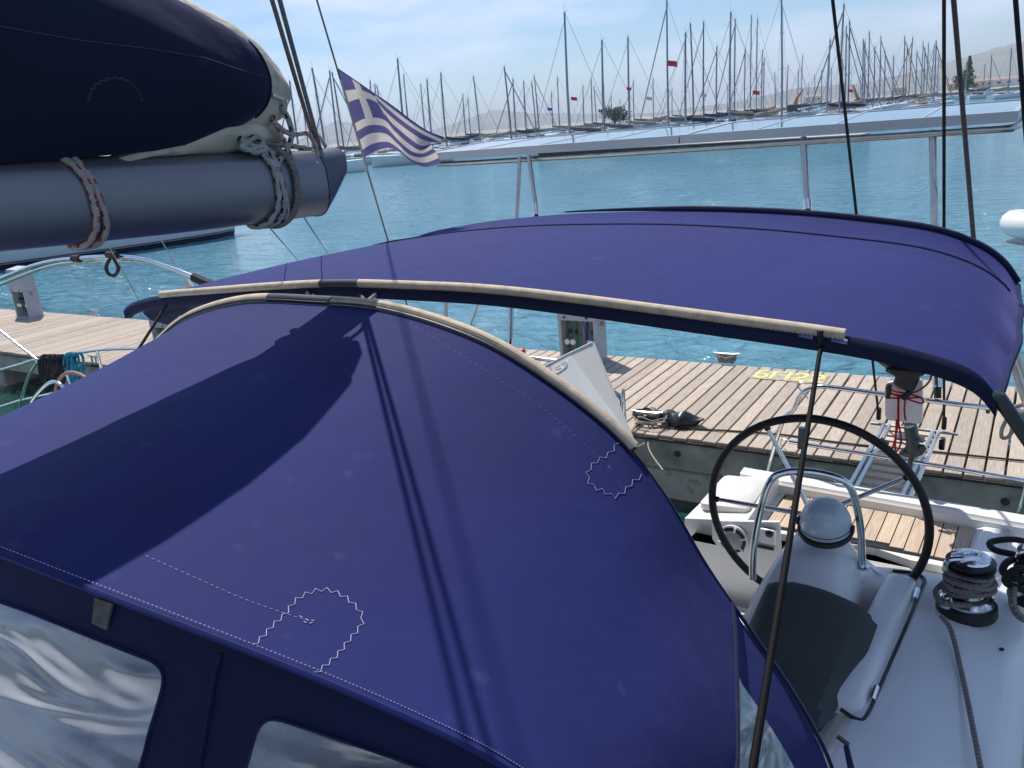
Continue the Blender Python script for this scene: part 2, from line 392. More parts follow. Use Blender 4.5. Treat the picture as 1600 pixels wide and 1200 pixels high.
# distant quayside buildings (things)
WALLC = [mat('cream_render', (.55, .50, .42), .8, var=.1, vscale=.2), mat('white_render', (.66, .65, .62), .8, var=.1, vscale=.2), mat('ochre_render', (.50, .36, .22), .8, var=.1, vscale=.2)]
ROOFT = mat('faded_roof', (.36, .27, .22), .8, var=.2, vscale=.5)
bl = [('cream two-storey quay building right of the dark tree, hazy in the distance', 1532, 16, 6), ('white low warehouse farthest right on the distant quay', 1572, 26, 6),
      ('ochre house behind the rightmost sailboat masts', 1490, 12, 6), ('small white quay house between masts at centre right', 1404, 12, 7),
      ('white boathouse behind masts near the crane arms', 1270, 18, 6)]
for i, (lab, px, wd, hh) in enumerate(bl):
    c = ground_dir(px, 880+22*i, 1.9); r_ = root('quay_building', c, lab, 'building'); d = c.copy(); d.z = 0; d.normalize(); s_ = V((d.y, -d.x, 0))
    rot = Matrix((s_, d, V((0, 0, 1)))).transposed()
    part('wall', MB().box(c+V((0, 0, hh/2)), (wd, 9, hh), rot), WALLC[i % 3], r_, False)
    p = [c+s_*(-wd/2-.4)+V((0, 0, hh)), c+s_*(wd/2+.4)+V((0, 0, hh))]
    rm = MB(); o4 = d*4.9
    rm.add([p[0]-o4, p[1]-o4, p[1]+o4, p[0]+o4, (p[0]+V((0, 0, 2.2))), (p[1]+V((0, 0, 2.2)))], [(0, 1, 5, 4), (2, 3, 4, 5), (0, 4, 3), (1, 2, 5), (0, 3, 2, 1)])
    part('roof', rm, ROOFT, r_, False)
    for k in range(3):
        part('window', MB().box(c+s_*(wd*(k-1)*.3)-d*4.55+V((0, 0, hh*.6)), (wd*.1, .15, hh*.3), rot), WINB, r_, False)
# distant trees
LEAF = mat('dark_foliage', (.045, .075, .03), .8, var=.5, vscale=.6, rnd=.2)
BARK = mat('bark', (.10, .07, .05), .9, var=.2, vscale=2)
def tree(px, D, hh, ww, lab, seed, conif=False):
    r = random.Random(seed); c = ground_dir(px, D, 1.8); o = root('tree', c, lab, 'tree')
    part('trunk', MB().tube([c, c+V((.3, 0, hh*.5)), c+V((0, .2, hh*.8))], [.35, .25, .1], 8), BARK, o)
    mbx = MB()
    for k in range(900):
        if conif:
            tz = r.random(); rad = ww*.5*(1-tz)*(.55+.45*(math.sin(tz*26)*.5+.5))+.2; a = r.uniform(0, 2*PI); q = rad*math.sqrt(r.random()); p = V((q*math.cos(a), q*math.sin(a), hh*(.12+.9*tz)))
        else:
            cl = r.randrange(7); ca = cl*2.4; cc = V((math.cos(ca)*ww*.27, math.sin(ca)*ww*.2, hh*(.55+.22*math.sin(cl*1.7))))
            p = cc+V((r.gauss(0, ww*.11), r.gauss(0, ww*.11), r.gauss(0, hh*.11)))
        q = r.uniform(.25, .6); u = V((r.uniform(-1, 1), r.uniform(-1, 1), r.uniform(-1, 1))).normalized(); vv = u.orthogonal().normalized()
        p = c+p; mbx.add([p-u*q, p+vv*q*.6, p+u*q, p-vv*q*.6], [(0, 1, 2, 3)])
    part('crown', mbx, LEAF, o, False)
tree(1509, 420, 14, 9, 'dark conifer tree standing right of the mast forest on the far quay', 1, True)
tree(1500, 430, 8, 8, 'low bushy tree at the foot of the dark conifer on the far quay', 2)
tree(960, 300, 6, 11, 'round green tree behind the masts left of the red flag', 3)

# ================================================================== MARINA BOATS
tops = [(449,118),(470,150),(489,96),(511,102),(520,104),(561,126),(575,119),(583,125),(590,127),(617,82),(628,109),(655,125),(664,117),(685.5,106),(721,142),(729.5,148),(741,112.5),
 (789.5,96),(799,117),(816,121),(832,122),(836,112),(878,6),(860,139),(869,115),(909,129),(922,118),(929,130),(937,53),(978,48),(988,121),(954,146),(968,152),(1019,117),(1039,-12),
 (1068,41),(1081,26),(1097,24),(1118,65),(1044,130),(1049,134),(1139,8),(1147,20),(1136,129),(1172.6,14),(1182,19),(1163,69),(1190,72),(1193,85),(1224,-20),(1230,97),(1253,80),(1247,103),
 (1212,109),(1285,106),(1295,54),(1300,102),(1316.5,-5),(1324.5,33),(1330,23),(1318,87),(1351,54),(1354,58),(1360.6,41),(1369,66),(1378.5,50),(1385,74),(1398,82),(1416,50),(1419,65),(1425,52),
 (1434.6,75),(1444,58),(1447,70),(1452.5,61),(1459.6,64),(1465,57),(1468,82),(1512,88),(1540,97),(1551,82),(1582,70),(1274,113),(1264,126),(1346,115)]
def boat_proto(L=11.5, cov=COVN, hullm=HULLW, mh=16.0, bowdir=1, mastm=None, r_mast=.13, furl=.09):
    """local: x = towards bow, mast at origin, z from water"""
    d = {}
    P = []; Bm = L*.15
    for i in range(13):
        u = i/12; x = lerp(-L*.56, L*.44, u); wd = Bm*(min(1, .72+.9*u) if u < .35 else math.sqrt(max(0, 1-((u-.35)/.65)**2.6)))
        wd = max(wd, .03); zt = 1.15+.35*u
        xs = x*(1 if u < .8 else 1+.0*(u-.8))
        P.append([V((xs, -wd*.2, -.25)), V((xs, -wd*.85, .05)), V((xs, -wd, .55)), V((xs, -wd, zt)), V((xs, 0, zt+.08)), V((xs, wd, zt)), V((xs, wd, .55)), V((xs, wd*.85, .05)), V((xs, wd*.2, -.25))])
    h = MB().grid(P); h.add(P[0], [tuple(range(9))])
    d['hull'] = (h, hullm)
    c = MB(); Q = []
    for x, wd, z in ((-L*.2, Bm*.62, 1.25), (-L*.17, Bm*.6, 1.62), (L*.08, Bm*.5, 1.68), (L*.2, Bm*.3, 1.40)):
        Q.append([V((x, -wd, 1.15)), V((x, -wd*.85, z)), V((x, 0, z+.06)), V((x, wd*.85, z)), V((x, wd, 1.15))])
    c.grid(Q); c.add(Q[0], [(0, 1, 2, 3, 4)]); d['cabin'] = (c, GEL)
    d['window'] = (MB().box((-.4, -Bm*.575, 1.42), (L*.2, .06, .16)).box((-.4, Bm*.575, 1.42), (L*.2, .06, .16)), WINB)
    s = MB(); s.box((-L*.26, 0, 1.55), (1.5, Bm*1.3, .55), None, .2); d['sprayhood'] = (s, cov)
    m = MB().tube([(0, 0, 1.4), (-.05, 0, mh*.5), (-.25, 0, mh)], [r_mast*1.2, r_mast*1.15, r_mast*.9], 6)
    d['mast'] = (m, mastm or MASTM)
    g = MB(); bz = 2.3
    g.tube([(-.1, 0, bz), (-L*.36, 0, bz+.1)], .1, 6); d['boom'] = (g, MASTM)
    k = MB().tube([(-.15, 0, bz+.75), (-1.2, 0, bz+.5), (-L*.2, 0, bz+.42), (-L*.35, 0, bz+.28)], [.2, .26, .25, .14], 8); d['sail_cover'] = (k, cov)
    f = MB().tube([(L*.42, 0, 1.7), (0-.1, 0, mh*.93)], furl, 5); d['furled_sail'] = (f, FURL if furl > .08 else WIREM)
    y = MB(); y.tube([(-L*.55, 0, 1.3), (-.25, 0, mh)], .022, 4)
    for sd in (-1, 1):
        y.tube([(-.1, sd*Bm*.9, 1.3), (-.07, sd*.9, mh*.48), (-.15, 0, mh*.95)], .018, 4)
        y.tube([(-.05, 0, mh*.48), (-.07, sd*.9, mh*.48)], .03, 4); y.tube([(-.1, 0, mh*.74), (-.12, sd*.6, mh*.74)], .03, 4)
    y.tube([(-.25, 0, mh), (-.7, 0, mh+.25)], .02, 4); y.tube([(-.2, 0, mh), (-.2, 0, mh+.9)], .015, 4)
    d['rigging'] = (y, WIREM)
    return d
covers = [(COVN, 'navy'), (COVG, 'grey'), (COVT, 'beige')]
protos = []
for i, (cv, cn) in enumerate(covers):
    for fu in (.10, .03):
        dd = boat_proto(cov=cv, furl=fu)
        if i == 0 and fu > .05: pass
        protos.append((cn, fu, {k: (mb_.mesh(k, m_), ) for k, (mb_, m_) in dd.items()}))
orange = mat('orange_paint', (.50, .16, .04), .6, var=.15, vscale=1)
tops.sort()
placed = []
def zone(px):
    for a, b_, s in ((0, 527, 'between the boom end and the flag'), (527, 700, 'behind the striped flag'), (700, 800, 'above the left tip of the solar panels'),
                   (800, 950, 'above the left half of the solar panels'), (950, 1060, 'left of the big red flag'), (1060, 1160, 'just right of the big red flag'),
                   (1160, 1240, 'near the middle of the mast forest'), (1240, 1340, 'around the left black lifting line'), (1340, 1430, 'between the two black lifting lines'),
                   (1430, 1500, 'beside the right black lifting line'), (1500, 1700, 'in front of the far right hills')):
        if a <= px < b_: return s
ordn = ['first', 'second', 'third', 'fourth', 'fifth', 'sixth', 'seventh', 'eighth', 'ninth', 'tenth', 'eleventh', 'twelfth', 'thirteenth', 'fourteenth']
zc = {}
for (px, py) in tops:
    d = ray(px, py); hz = math.hypot(d.x, d.y); s = (d.z)/hz; best = None
    for k in range(60):
        mh = R.uniform(13.5, 19.5) if py > 40 else R.uniform(17.5, 26)
        D = (mh-H)/s
        if D < 100: continue
        if px > 1500 and D < 250: pass
        pos = V((d.x, d.y, 0))/hz*D
        sep = min([9]+[max(abs((pos-q).dot(V((d.x, d.y, 0)))/hz)/1.0, abs((pos-q).length)-9) for q in placed if (pos-q).length < 14])
        sc_ = sep-D*.006
        if best is None or sc_ > best[0]: best = (sc_, mh, D, pos)
    if best is None:
        mh = 100*s+H; pos = V((d.x, d.y, 0))/hz*100; best = (0, mh, 100, pos)
    _, mh, D, pos = best; placed.append(pos)
    cn, fu, meshes = protos[R.randrange(len(protos))]
    side = 1 if px > 1185 else -1
    if R.random() < .2: side = -side
    right = V((RX.x, RX.y, 0)).normalized(); yaw = math.atan2(right.y*side, right.x*side)+R.uniform(-.45, .45)
    z = zone(px); zc[z] = zc.get(z, 0)+1
    ob = root('sailboat', pos, '', 'sailboat', 'sailboats moored across the harbour')
    ob['label'] = '%s-covered moored sailboat, %s mast from left %s' % (cn, ordn[zc[z]-1], z)
    ob.rotation_euler.z = yaw
    sc = mh/16.9
    for nm, (me,) in meshes.items():
        if nm == 'mast' and px == 1425:
            me = me.copy(); me.materials[0] = orange; 
        o = bpy.data.objects.new(nm, me); C.objects.link(o); o.parent = ob
        if nm in ('mast', 'rigging', 'furled_sail'): o.scale = (1, 1, sc)
# breakwater pontoon beyond the arch
mb = MB(); a, b2 = onz(880, 247, .0), onz(1330, 215, .0)
a = V((-55, 92, 0)); b2 = V((-16, 84, 0)); dd = (b2-a).normalized(); nn_ = V((-dd.y, dd.x, 0))
mb.prism([a-nn_, b2-nn_, b2+nn_, a+nn_], (0, 0, .45))
rt = root('floating_pontoon', a, 'low dark floating pontoon on the water beneath the solar panels', 'pontoon')
part('pontoon_float', mb, mat('black_float', (.03, .03, .035), .7, var=.2, vscale=2), rt, False)
mb = MB(); mb.prism([a-nn_*1.1+V((0, 0, .46)), b2-nn_*1.1+V((0, 0, .46)), b2+nn_*1.1+V((0, 0, .46)), a+nn_*1.1+V((0, 0, .46))], (0, 0, .1)); part('deck', mb, CONC_L, rt, False)
# flags on the far boats
def small_flag(px, py, D, m, lab, wpx=14):
    d = ray(px, py); k = D/math.hypot(d.x, d.y); p = EYE+d*k; r_ = V((RX.x, RX.y, 0)).normalized(); q = wpx*D/FPX; P = []
    for i in range(9):
        u = i/8; P.append([p+r_*q*u+V((0, 0, -q*.55*v_-q*.2*u))+V((d.x, d.y, 0))*(.15*math.sin(u*7+v_)*q) for v_ in (0, .25, .5, .75, 1)])
    single('signal_flag', MB().grid(P), m, lab, 'flag')
RF = mat('red_flag_cloth', (.62, .03, .05), .8, var=.1, vscale=3); BF = mat('blue_flag_cloth', (.06, .10, .40), .8, var=.1, vscale=3); WF = mat('pale_flag_cloth', (.5, .5, .55), .8, var=.1, vscale=3)
small_flag(1043, 94, 112, RF, 'largest red flag flying right of the tall centre mast', 14)
small_flag(979, 136, 130, RF, 'small red flag low on a mast left of the big red flag', 7)
small_flag(892, 151, 130, RF, 'small dark red pennant beside the tallest left mast', 9)
small_flag(1176, 141, 120, RF, 'red flag low among the middle masts', 10)
small_flag(1010, 151, 130, WF, 'pale grey flag low between the red flags', 8)
small_flag(1095, 146, 140, WF, 'pale flag low right of the big red flag', 8)
small_flag(855, 168, 130, BF, 'blue flag low above the solar panels', 7)
small_flag(1325, 139, 150, RF, 'tiny red flag next to the left black lifting line', 7)
# orange crane arms
for px0, py0, px1, py1, px2, py2, lab in ((1238, 172, 1246, 152, 1255, 139, 'orange crane arm behind masts left of the left black lifting line'),
                                        (1345, 165, 1338, 148, 1333, 133, 'orange crane arm between the two black lifting lines')):
    def g(px, py): d = ray(px, py); return EYE+d*(240/math.hypot(d.x, d.y))
    a_, b_, c_ = g(px0, py0), g(px1, py1), g(px2, py2)
    rt = root('crane', V((a_.x, a_.y, 1.6)), lab, 'crane')
    part('lower_arm', MB().tube([V((a_.x, a_.y, 1.6)), a_, b_], [.5, .5, .4], 6), orange, rt); part('upper_arm', MB().tube([b_+V((0, 0, .02)), c_], [.36, .2], 6), orange, rt)
    part('cab', MB().box((a_.x, a_.y, 1.6+.9), (2.2, 2.2, 1.8), None, .2), DARKGREY, rt)

# ================================================================== WHITE YACHT behind the boom
a0 = onz(385, 372, 0); a1 = onz(0, 424, 0)
dirr = (a1-a0); dirr.z = 0; dirr.normalize(); nrm = V((-dirr.y, dirr.x, 0))
if nrm.dot(V((a0.x, a0.y, 0))) < 0: nrm = -nrm
L = 24; hull = MB(); P = []; stripe = MB(); SP = []
for i in range(25):
    u = i/24; x = u*L; wd = 2.6*math.sqrt(max(.0004, 1-(1-min(1, u*1.9))**2.2)); rake = lambda z: -.25*z*(1-u)*0
    top = 2.15-.35*u
    mk = lambda off, z: a0+dirr*(x-(.28*z*(1-u)**4))+nrm*(2.6+off)+V((0, 0, z))
    P.append([mk(-wd*.8, -.3), mk(-wd*.93, .32), mk(-wd, 1.2), mk(-wd*1.0, top), mk(-wd*.95, top+.02), mk(0, top+.1), mk(wd*.95, top+.02), mk(wd, top), mk(wd*.93, .32), mk(wd*.8, -.3)])
    SP.append([mk(-wd*.80-.02, -.28), mk(-wd*.88-.035, .02), mk(-wd*.93-.03, .22)])
yt = root('white_yacht', a0, 'large white yacht hull with dark waterline stripe behind the grey boom', 'yacht')
part('hull', MB().grid(P), GEL, yt, fix=True)
part('boot_stripe', MB().grid(SP), mat('navy_antifoul', (.012, .02, .05), .4), yt)
SP2 = [[p_[2]+V((0, 0, .035))-nrm*.004, p_[2]+V((0, 0, .075))-nrm*.006] for p_ in SP]
part('pinstripe', MB().grid(SP2), BLACK, yt)
c = a0+dirr*13+nrm*2.6
part('cabin', MB().box(c+V((0, 0, 2.35)), (9, 2.6, .7), Matrix((dirr, nrm, V((0, 0, 1)))).transposed(), .3), GEL, yt)
for k in range(3): part('porthole', MB().box(a0+dirr*(9+3*k)+nrm*(-.02)+V((0, 0, 1.45)), (1.1, .05, .18), Matrix((dirr, nrm, V((0, 0, 1)))).transposed()), WINB, yt)

# dinghy on the right
c = onz(1640, 376, 0)+V((.25, 0, 0)); rt = root('inflatable_dinghy', c, 'white inflatable dinghy nose floating at the right edge of the picture', 'dinghy')
pts = [c+V((3.0, .9, .32)), c+V((1.0, .95, .33)), c+V((-.5, .6, .38)), c+V((-1.05, 0, .45)), c+V((-.5, -.6, .38)), c+V((1.0, -.95, .33)), c+V((3.0, -.9, .32))]
part('tube', tb(pts, .32, 6, 12), GEL2, rt); part('floor', MB().box(c+V((1.1, 0, .15)), (3.2, 1.4, .12)), DARKGREY, rt)
part('grab_line', tb([p+V((0, 0, 0))+(p-c-V((1, 0, .3))).normalized()*.27 for p in pts], .025, 6, 6), RUBBER, rt)
part('rub_strake', tb([p+V((0, 0, -.13))+(p-c-V((1, 0, .3))).normalized()*.2 for p in pts], .06, 6, 6), mat('grey_strake', (.25, .25, .28), .6), rt)

# ================================================================== DOCK
dang = .019; DO = V((0, 7.38, 0)); DR = Matrix.Rotation(dang, 4, 'Z')
def dk(x, y, z): return DO+(DR @ V((x, y, z)))
DW = 2.58
dock = root('dock', DO, 'long wooden plank dock on concrete floats behind the boats', 'dock')
dock.rotation_euler.z = dang
def dpart(name, mb, m, smooth=True, label=None, kind=None):
    me = mb.mesh(name, m, smooth); o = bpy.data.objects.new(name, me); C.objects.link(o); o.parent = dock; props(o, label, None, None, kind); return o
pm = []
for k in range(4):
    rr = random.Random(k); pm.append(MB().box((0, DW/2+rr.uniform(-.006, .006), 0), (.134, DW, .034), None, .004).mesh('plank', DOCKW, False))
n_pl = 0; x = 3.2
while x > -34 and n_pl < 262:
    o = bpy.data.objects.new('plank', pm[n_pl % 4]); C.objects.link(o); o.parent = dock
    o.location = (x, R.uniform(-.008, .008), .684+R.uniform(-.0025, .0025)); o.rotation_euler = (0, R.uniform(-.006, .006), R.uniform(-.002, .002))
    x -= .152; n_pl += 1
x_end = x
dpart('near_beam', MB().box(((3.2+x_end)/2, .07, .50), (3.2-x_end, .12, .30)), CONC)
dpart('far_beam', MB().box(((3.2+x_end)/2, DW-.07, .50), (3.2-x_end, .12, .30)), CONC)
dpart('edge_batten', MB().box(((3.2+x_end)/2, -.006, .655), (3.2-x_end, .03, .022)), mat('dark_wet_wood', (.05, .04, .035), .8, var=.3, vscale=8))
dpart('joist', MB().box(((3.2+x_end)/2, DW*.33, .57), (3.2-x_end, .1, .16)), CONC); dpart('joist', MB().box(((3.2+x_end)/2, DW*.66, .57), (3.2-x_end, .1, .16)), CONC)
for x in (-3.3, -.95, -6.6, -10.2, -13.0, -17.5, -22, 1.7):
    dpart('float_block', MB().box((x, DW/2-.02, .02), (1.35 if x > -12 else 2.6, DW-.1, .66), None, .05), CONC_L)
for x in (-3.55, -3.05, -2.02, -2.02, -1.2, -5, -7, -9, -12, -15, -.3):
    pass
bolt = MB().lathe((0, 0, 0), [(.034, 0), (.034, .012), (.016, .013), (.016, .03)], 12, Matrix.Rotation(PI/2, 4, 'X')).mesh('bolt', mat('rusty_steel', (.12, .09, .07), .6, .5, var=.4, vscale=30))
for x, z in ((-3.55, .52), (-3.06, .52), (-1.98, .56), (-1.98, .44), (-4.9, .52), (-8, .52), (-11.0, .52), (-14.2, .52), (-.2, .5)):
    o = bpy.data.objects.new('bolt', bolt); C.objects.link(o); o.parent = dock; o.location = (x, .009, z)
# cleats (things)
def cleat(x, y, lab, rz=0):
    c = dk(x, y, .702); o = root('cleat', c, lab, 'cleat', 'steel cleats on the dock'); mm = Matrix.Rotation(rz, 3, 'Z')
    part('horn', MB().tube([c+mm @ V((-.17, 0, .125)), c+mm @ V((-.09, 0, .11)), c+mm @ V((.09, 0, .11)), c+mm @ V((.17, 0, .125))], [.012, .02, .02, .012], 8), STEEL, o)
    for s in (-1, 1): part('leg', MB().tube([c+mm @ V((s*.06, 0, 0)), c+mm @ V((s*.05, 0, .11))], .018, 8), STEEL, o)
    part('base', MB().box(c+V((0, 0, .008)), (.2, .07, .016), None, .005), STEEL, o)
    return c
p = onz(1135, 567, .7); cc1 = cleat(*(DR.inverted() @ (p-DO)).xy, 'steel cleat with grey line coiled on the dock far edge, left of the berth number', .05)
p = onz(1012, 661, .7); cc2 = cleat(*(DR.inverted() @ (p-DO)).xy, 'steel cleat wrapped in black and white lines at the near dock edge', .1)
p = onz(150, 493, .7); cleat(*(DR.inverted() @ (p-DO)).xy, 'bare steel cleat on the far dock edge right of the left pedestal')
p = onz(148, 567, .7); cleat(*(DR.inverted() @ (p-DO)).xy, 'steel cleat on the near dock edge behind the turquoise rope')
def coil(c, r, n, m, lab, rt, flat=.35, seed=1):
    rr = random.Random(seed); pts = []
    for k in range(int(n*10)):
        a = k/10*2*PI; q = r*(.75+.3*rr.random()); pts.append(V(c)+V((q*math.cos(a), q*flat*math.sin(a)*1.6, .03+.07*rr.random())))
    single('mooring_line', tb(pts, rt, 3, 6), m, lab, 'rope')
coil(cc1, .12, 7, ROPE_G, 'grey line coiled round the cleat left of the yellow berth number', .011, .45, 2)
coil(cc2+V((0, 0, .02)), .15, 6, ROPE_K, 'black line wrapped round the cleat at the near dock edge', .012, .5, 3)
coil(cc2+V((.05, -.02, .03)), .20, 3, ROPE_W, 'thin white line looped loosely over the near dock edge cleat', .006, .6, 4)
single('mooring_line', tb([cc2+V((.05, -.05, .08)), cc2+V((.1, -.35, -.1)), ony(955, 700, 6.9), ony(935, 735, 6.5)], .009, 6, 6), ROPE_W, 'white line running down from the near cleat towards the boat', 'rope')
single('mooring_line', tb([cc2+V((.12, -.05, .06)), cc2+V((.16, -.36, -.1)), ony(1036, 735, 6.9)], .008, 6, 6), ROPE_W, 'short white line hanging off the near dock edge', 'rope')
single('mooring_line', tb([cc2+V((-.05, -.05, .06)), cc2+V((-.03, -.34, 0)), cc2+V((-.03, -.36, -.2))], .012, 6, 6), rope_mat('yellow_rope', (.5, .42, .15), (.3, .22, .06)), 'frayed yellow line hanging from the near cleat', 'rope')
pts = [onz(x_, y_, .715) for x_, y_ in ((1030, 668), (1120, 672), (1220, 679), (1300, 690), (1360, 697), (1440, 704), (1520, 712), (1600, 720))]
single('mooring_line', tb(pts, .010, 5, 6), ROPE_K, 'thin black line lying along the near edge of the dock', 'rope')
# black bag beside cleat
c = onz(1062, 664, .7); P = []
for i in range(13):
    u = i/12; rr_ = .085*math.sin(PI*min(1, .12+u*.95))**.6+.012
    P.append([c+V((-.2+.46*u, .03*math.sin(u*9)+rr_*1.2*math.cos(a), max(.004, .07+.02*math.sin(u*14)+rr_*(.75+.15*math.sin(3*a+u*6))*math.sin(a)))) for a in [2*PI*k/12 for k in range(12)]])
single('rubber_hose_bundle', MB().grid(P, None, True), mat('black_rubber_sheet', (.012, .012, .015), .35, bump=.5, bscale=12, bdist=.02), 'crumpled black rubber bag lying on the dock beside the near cleat', 'bag')

# water and power pedestals
def pedestal(c, lab, s=1.0, detail=True, rz=0.0):
    o = root('service_pedestal', c, lab, 'dock pedestal', 'grey service pedestals on the dock'); mm = Matrix.Rotation(rz, 3, 'Z')
    q = lambda x, y, z: c+mm @ V((x*s, y*s, z*s))
    W, D_ = .56, .30
    part('base_plate', MB().box(q(0, 0, .01), (W*s+.06, D_*s+.04, .02), mm.to_4x4().to_3x3()), PED, o, False)
    for sx in (-1, 1): part('side_panel', MB().box(q(sx*(W/2-.02), 0, .30), (.04*s, D_*s, .56*s), mm), PED, o, False)
    part('back_panel', MB().box(q(0, D_/2-.02, .30), (W*s-.09, .03*s, .56*s), mm), PED, o, False)
    hb = MB(); v_ = [q(-W/2, -D_/2-.02, .585), q(W/2, -D_/2-.02, .585), q(W/2, D_/2, .585), q(-W/2, D_/2, .585)]
    u_ = [q(-W/2+.01, -D_/2+.02, 1.06), q(W/2-.01, -D_/2+.02, 1.06), q(W/2-.01, D_/2-.02, 1.10), q(-W/2+.01, D_/2-.02, 1.10)]
    hb.add(v_+u_, [(3, 2, 1, 0), (4, 5, 6, 7), (0, 1, 5, 4), (1, 2, 6, 5), (2, 3, 7, 6), (3, 0, 4, 7)])
    part('cabinet', hb, PED, o, False)
    part('label_plate', MB().box(q(-.15, -D_/2+.006, .98), (.12*s, .01, .05*s), mm), mat('dark_label', (.12, .12, .17), .5), o, False)
    for sx in (-.17, .16): part('latch', MB().box(q(sx, -D_/2-.02, .625), (.035*s, .014, .022*s), mm), BLACK, o, False)
    for sx in (-.17, -.08, .17):
        part('green_pipe', tb([q(sx, -.02, .57), q(sx+.012, -.04, .50), q(sx-.005, -.03, .42), q(sx+.015, -.04, .30), q(sx, -.03, .12)], .017*s, 5, 8), GREEN, o)
        part('valve', MB().box(q(sx+.008, -.04, .40), (.045*s, .045*s, .06*s), mm, .01), BLACK, o)
        part('water_meter', MB().lathe(q(sx-.018, -.075, .27), [(.038*s, 0), (.042*s, .01), (.042*s, .03), (.03*s, .04)], 16, Matrix.Rotation(PI/2, 4, 'X')), GEL2, o)
    part('hose', tb([q(.0, 0, .57), q(.04, -.02, .4), q(.03, -.02, .1)], .016*s, 5, 8), mat('grey_hose', (.25, .26, .28), .5), o)
    part('hose', tb([q(.08, 0, .57), q(.085, -.03, .4), q(.05, -.02, .1)], .019*s, 5, 8), BLUEH, o)
    for sx in (-1, 1):
        part('socket', MB().lathe(q(sx*(W/2+.012), 0, .52), [(.03*s, -.012), (.03*s, .03), (.018*s, .05)], 10, Matrix.Rotation(sx*PI/2, 4, 'Y')), RED if sx < 0 else mat('pink_plastic', (.5, .2, .16), .5), o)
    return o
pedestal(onz(906, 566, .702)+V((0, .12, 0)), 'grey service pedestal with green pipes behind the white fibreglass panel', 1.0, rz=.02)
pedestal(onz(58, 492, .702)+V((0, -.15, 0)), 'grey service pedestal on the dock at the far left', 1.0, rz=.0)
pedestal(onz(268, 553, .702), 'grey service pedestal half hidden by the left end of the bimini', .82, rz=.0)

# berth number 6Γ122
rt = root('berth_number', dk(-2.57, 2.15, .705), 'yellow painted berth number 6Γ122 near the far edge of the dock', 'painted number')
x0, x1, yb, yt_ = -2.98, -2.20, 2.14, 2.46
def dq(u, v): return onz(1209+u*66, 0, .7) if False else dk(lerp(-2.93, -2.13, u), lerp(2.12, 2.42, v), .7085)
mb = MB(); mb.add([dq(-.03, -.1), dq(1.03, -.1), dq(1.03, 1.08), dq(-.03, 1.08)], [(0, 1, 2, 3)])
part('paint_patch', mb, mat('faded_grey_paint', (.36, .32, .26), .8, var=.25, vscale=12, spots=((.55, .5, .25), 14, .5, .7)), rt, False)
def arc(cx, cy, rx, ry, a0_, a1_, n=12): return [(cx+rx*math.cos(math.radians(lerp(a0_, a1_, i/n))), cy+ry*math.sin(math.radians(lerp(a0_, a1_, i/n)))) for i in range(n+1)]
two = arc(.5, .72, .42, .24, 165, -30)+[(.45, .3), (.12, .06), (.5, .05), (.95, .05)]
glyph = {'6': [arc(.5, .3, .38, .28, 0, 360, 18), [(.12, .34)]+arc(.62, .45, .5, .5, 170, 80, 8)], 'G': [[(.12, 0), (.12, .97), (.9, .97)]], '1': [[(.5, 0), (.5, 1)]], '2': [two]}
for name_, ch, u0, wd in (('digit_six', '6', 0, .21), ('letter_gamma', 'G', .24, .2), ('digit_one', '1', .43, .12), ('digit_two', '2', .56, .2), ('digit_two', '2', .79, .2)):
    mb = MB()
    for li, ln in enumerate(glyph[ch]):
        pts = [dq(u0+wd*x_, y_)+V((0, 0, .003+.0012*li)) for x_, y_ in ln]; P2 = []
        for k, p_ in enumerate(pts):
            a_ = pts[max(0, k-1)]; b_ = pts[min(len(pts)-1, k+1)]
            if (pts[0]-pts[-1]).length < 1e-4 and k in (0, len(pts)-1): a_, b_ = pts[-2], pts[1]
            t_ = (b_-a_).normalized(); nn_ = V((-t_.y, t_.x, 0))*.020; P2.append([p_+nn_, p_-nn_])
        mb.grid(P2)
    o = part(name_, mb, YELLOW, rt, False)

# ================================================================== NEIGHBOUR BOAT (left)
nb = root('neighbour_sailboat', V((-7.6, 3.0, 0)), 'neighbouring sailboat on the left with bare chrome bimini hoops and ropes on its stern rail', 'sailboat')
hp = []
for y_ in (-6, -3, 0, 2, 3.1, 3.5):
    k = 2.0 if y_ < 3 else 1.85
    hp.append([V((-7.9+s*k, y_, z)) for s, z in ((-.85, -.2), (-.97, .3), (-1, 1.0), (-.9, 1.06), (.9, 1.06), (1, 1.0), (.97, .3), (.85, -.2))])
g = MB().grid(hp); g.add(hp[-1], [tuple(range(8))]); part('hull', g, GEL, nb, fix=True)
Y = 3.65
arch = [ony(-60, 462, Y), ony(0, 436, Y), ony(60, 413, Y), ony(120, 404, Y), ony(200, 402, Y), ony(260, 417, Y), ony(305, 434, Y), ony(325, 444, Y)]
part('bimini_hoop', tb(arch, .018), CHROME, nb)
part('bimini_hoop', tb([p_+V((0, .06, -.035)) for p_ in arch[:-1]], .014), CHROME, nb)
for k in (3, ):
    part('strap', MB().tube([arch[3]-V((.05, 0, 0)), arch[3]+V((.05, 0, .0))], .03, 8), RUBBER, nb)
part('strap', tb([ony(303, 433, Y), ony(318, 440, Y), ony(333, 446, Y)], [.034]*13, 6, 8), RUBBER, nb)
part('strap_loop', tb([ony(175, 400, Y-.02), ony(166, 416, Y-.02), ony(170, 428, Y-.02), ony(180, 430, Y-.02), ony(185, 418, Y-.02), ony(178, 404, Y-.02)], .014, 5, 6), RUBBER, nb)
part('strap', MB().tube([ony(168, 398, Y-.03), ony(182, 398, Y-.03)], .026, 8), RUBBER, nb)
part('hoop_leg', MB().tube([ony(291, 440, 3.9), ony(338, 506, 3.9)], .03, 10), mat('cream_tube', (.6, .54, .46), .4), nb)
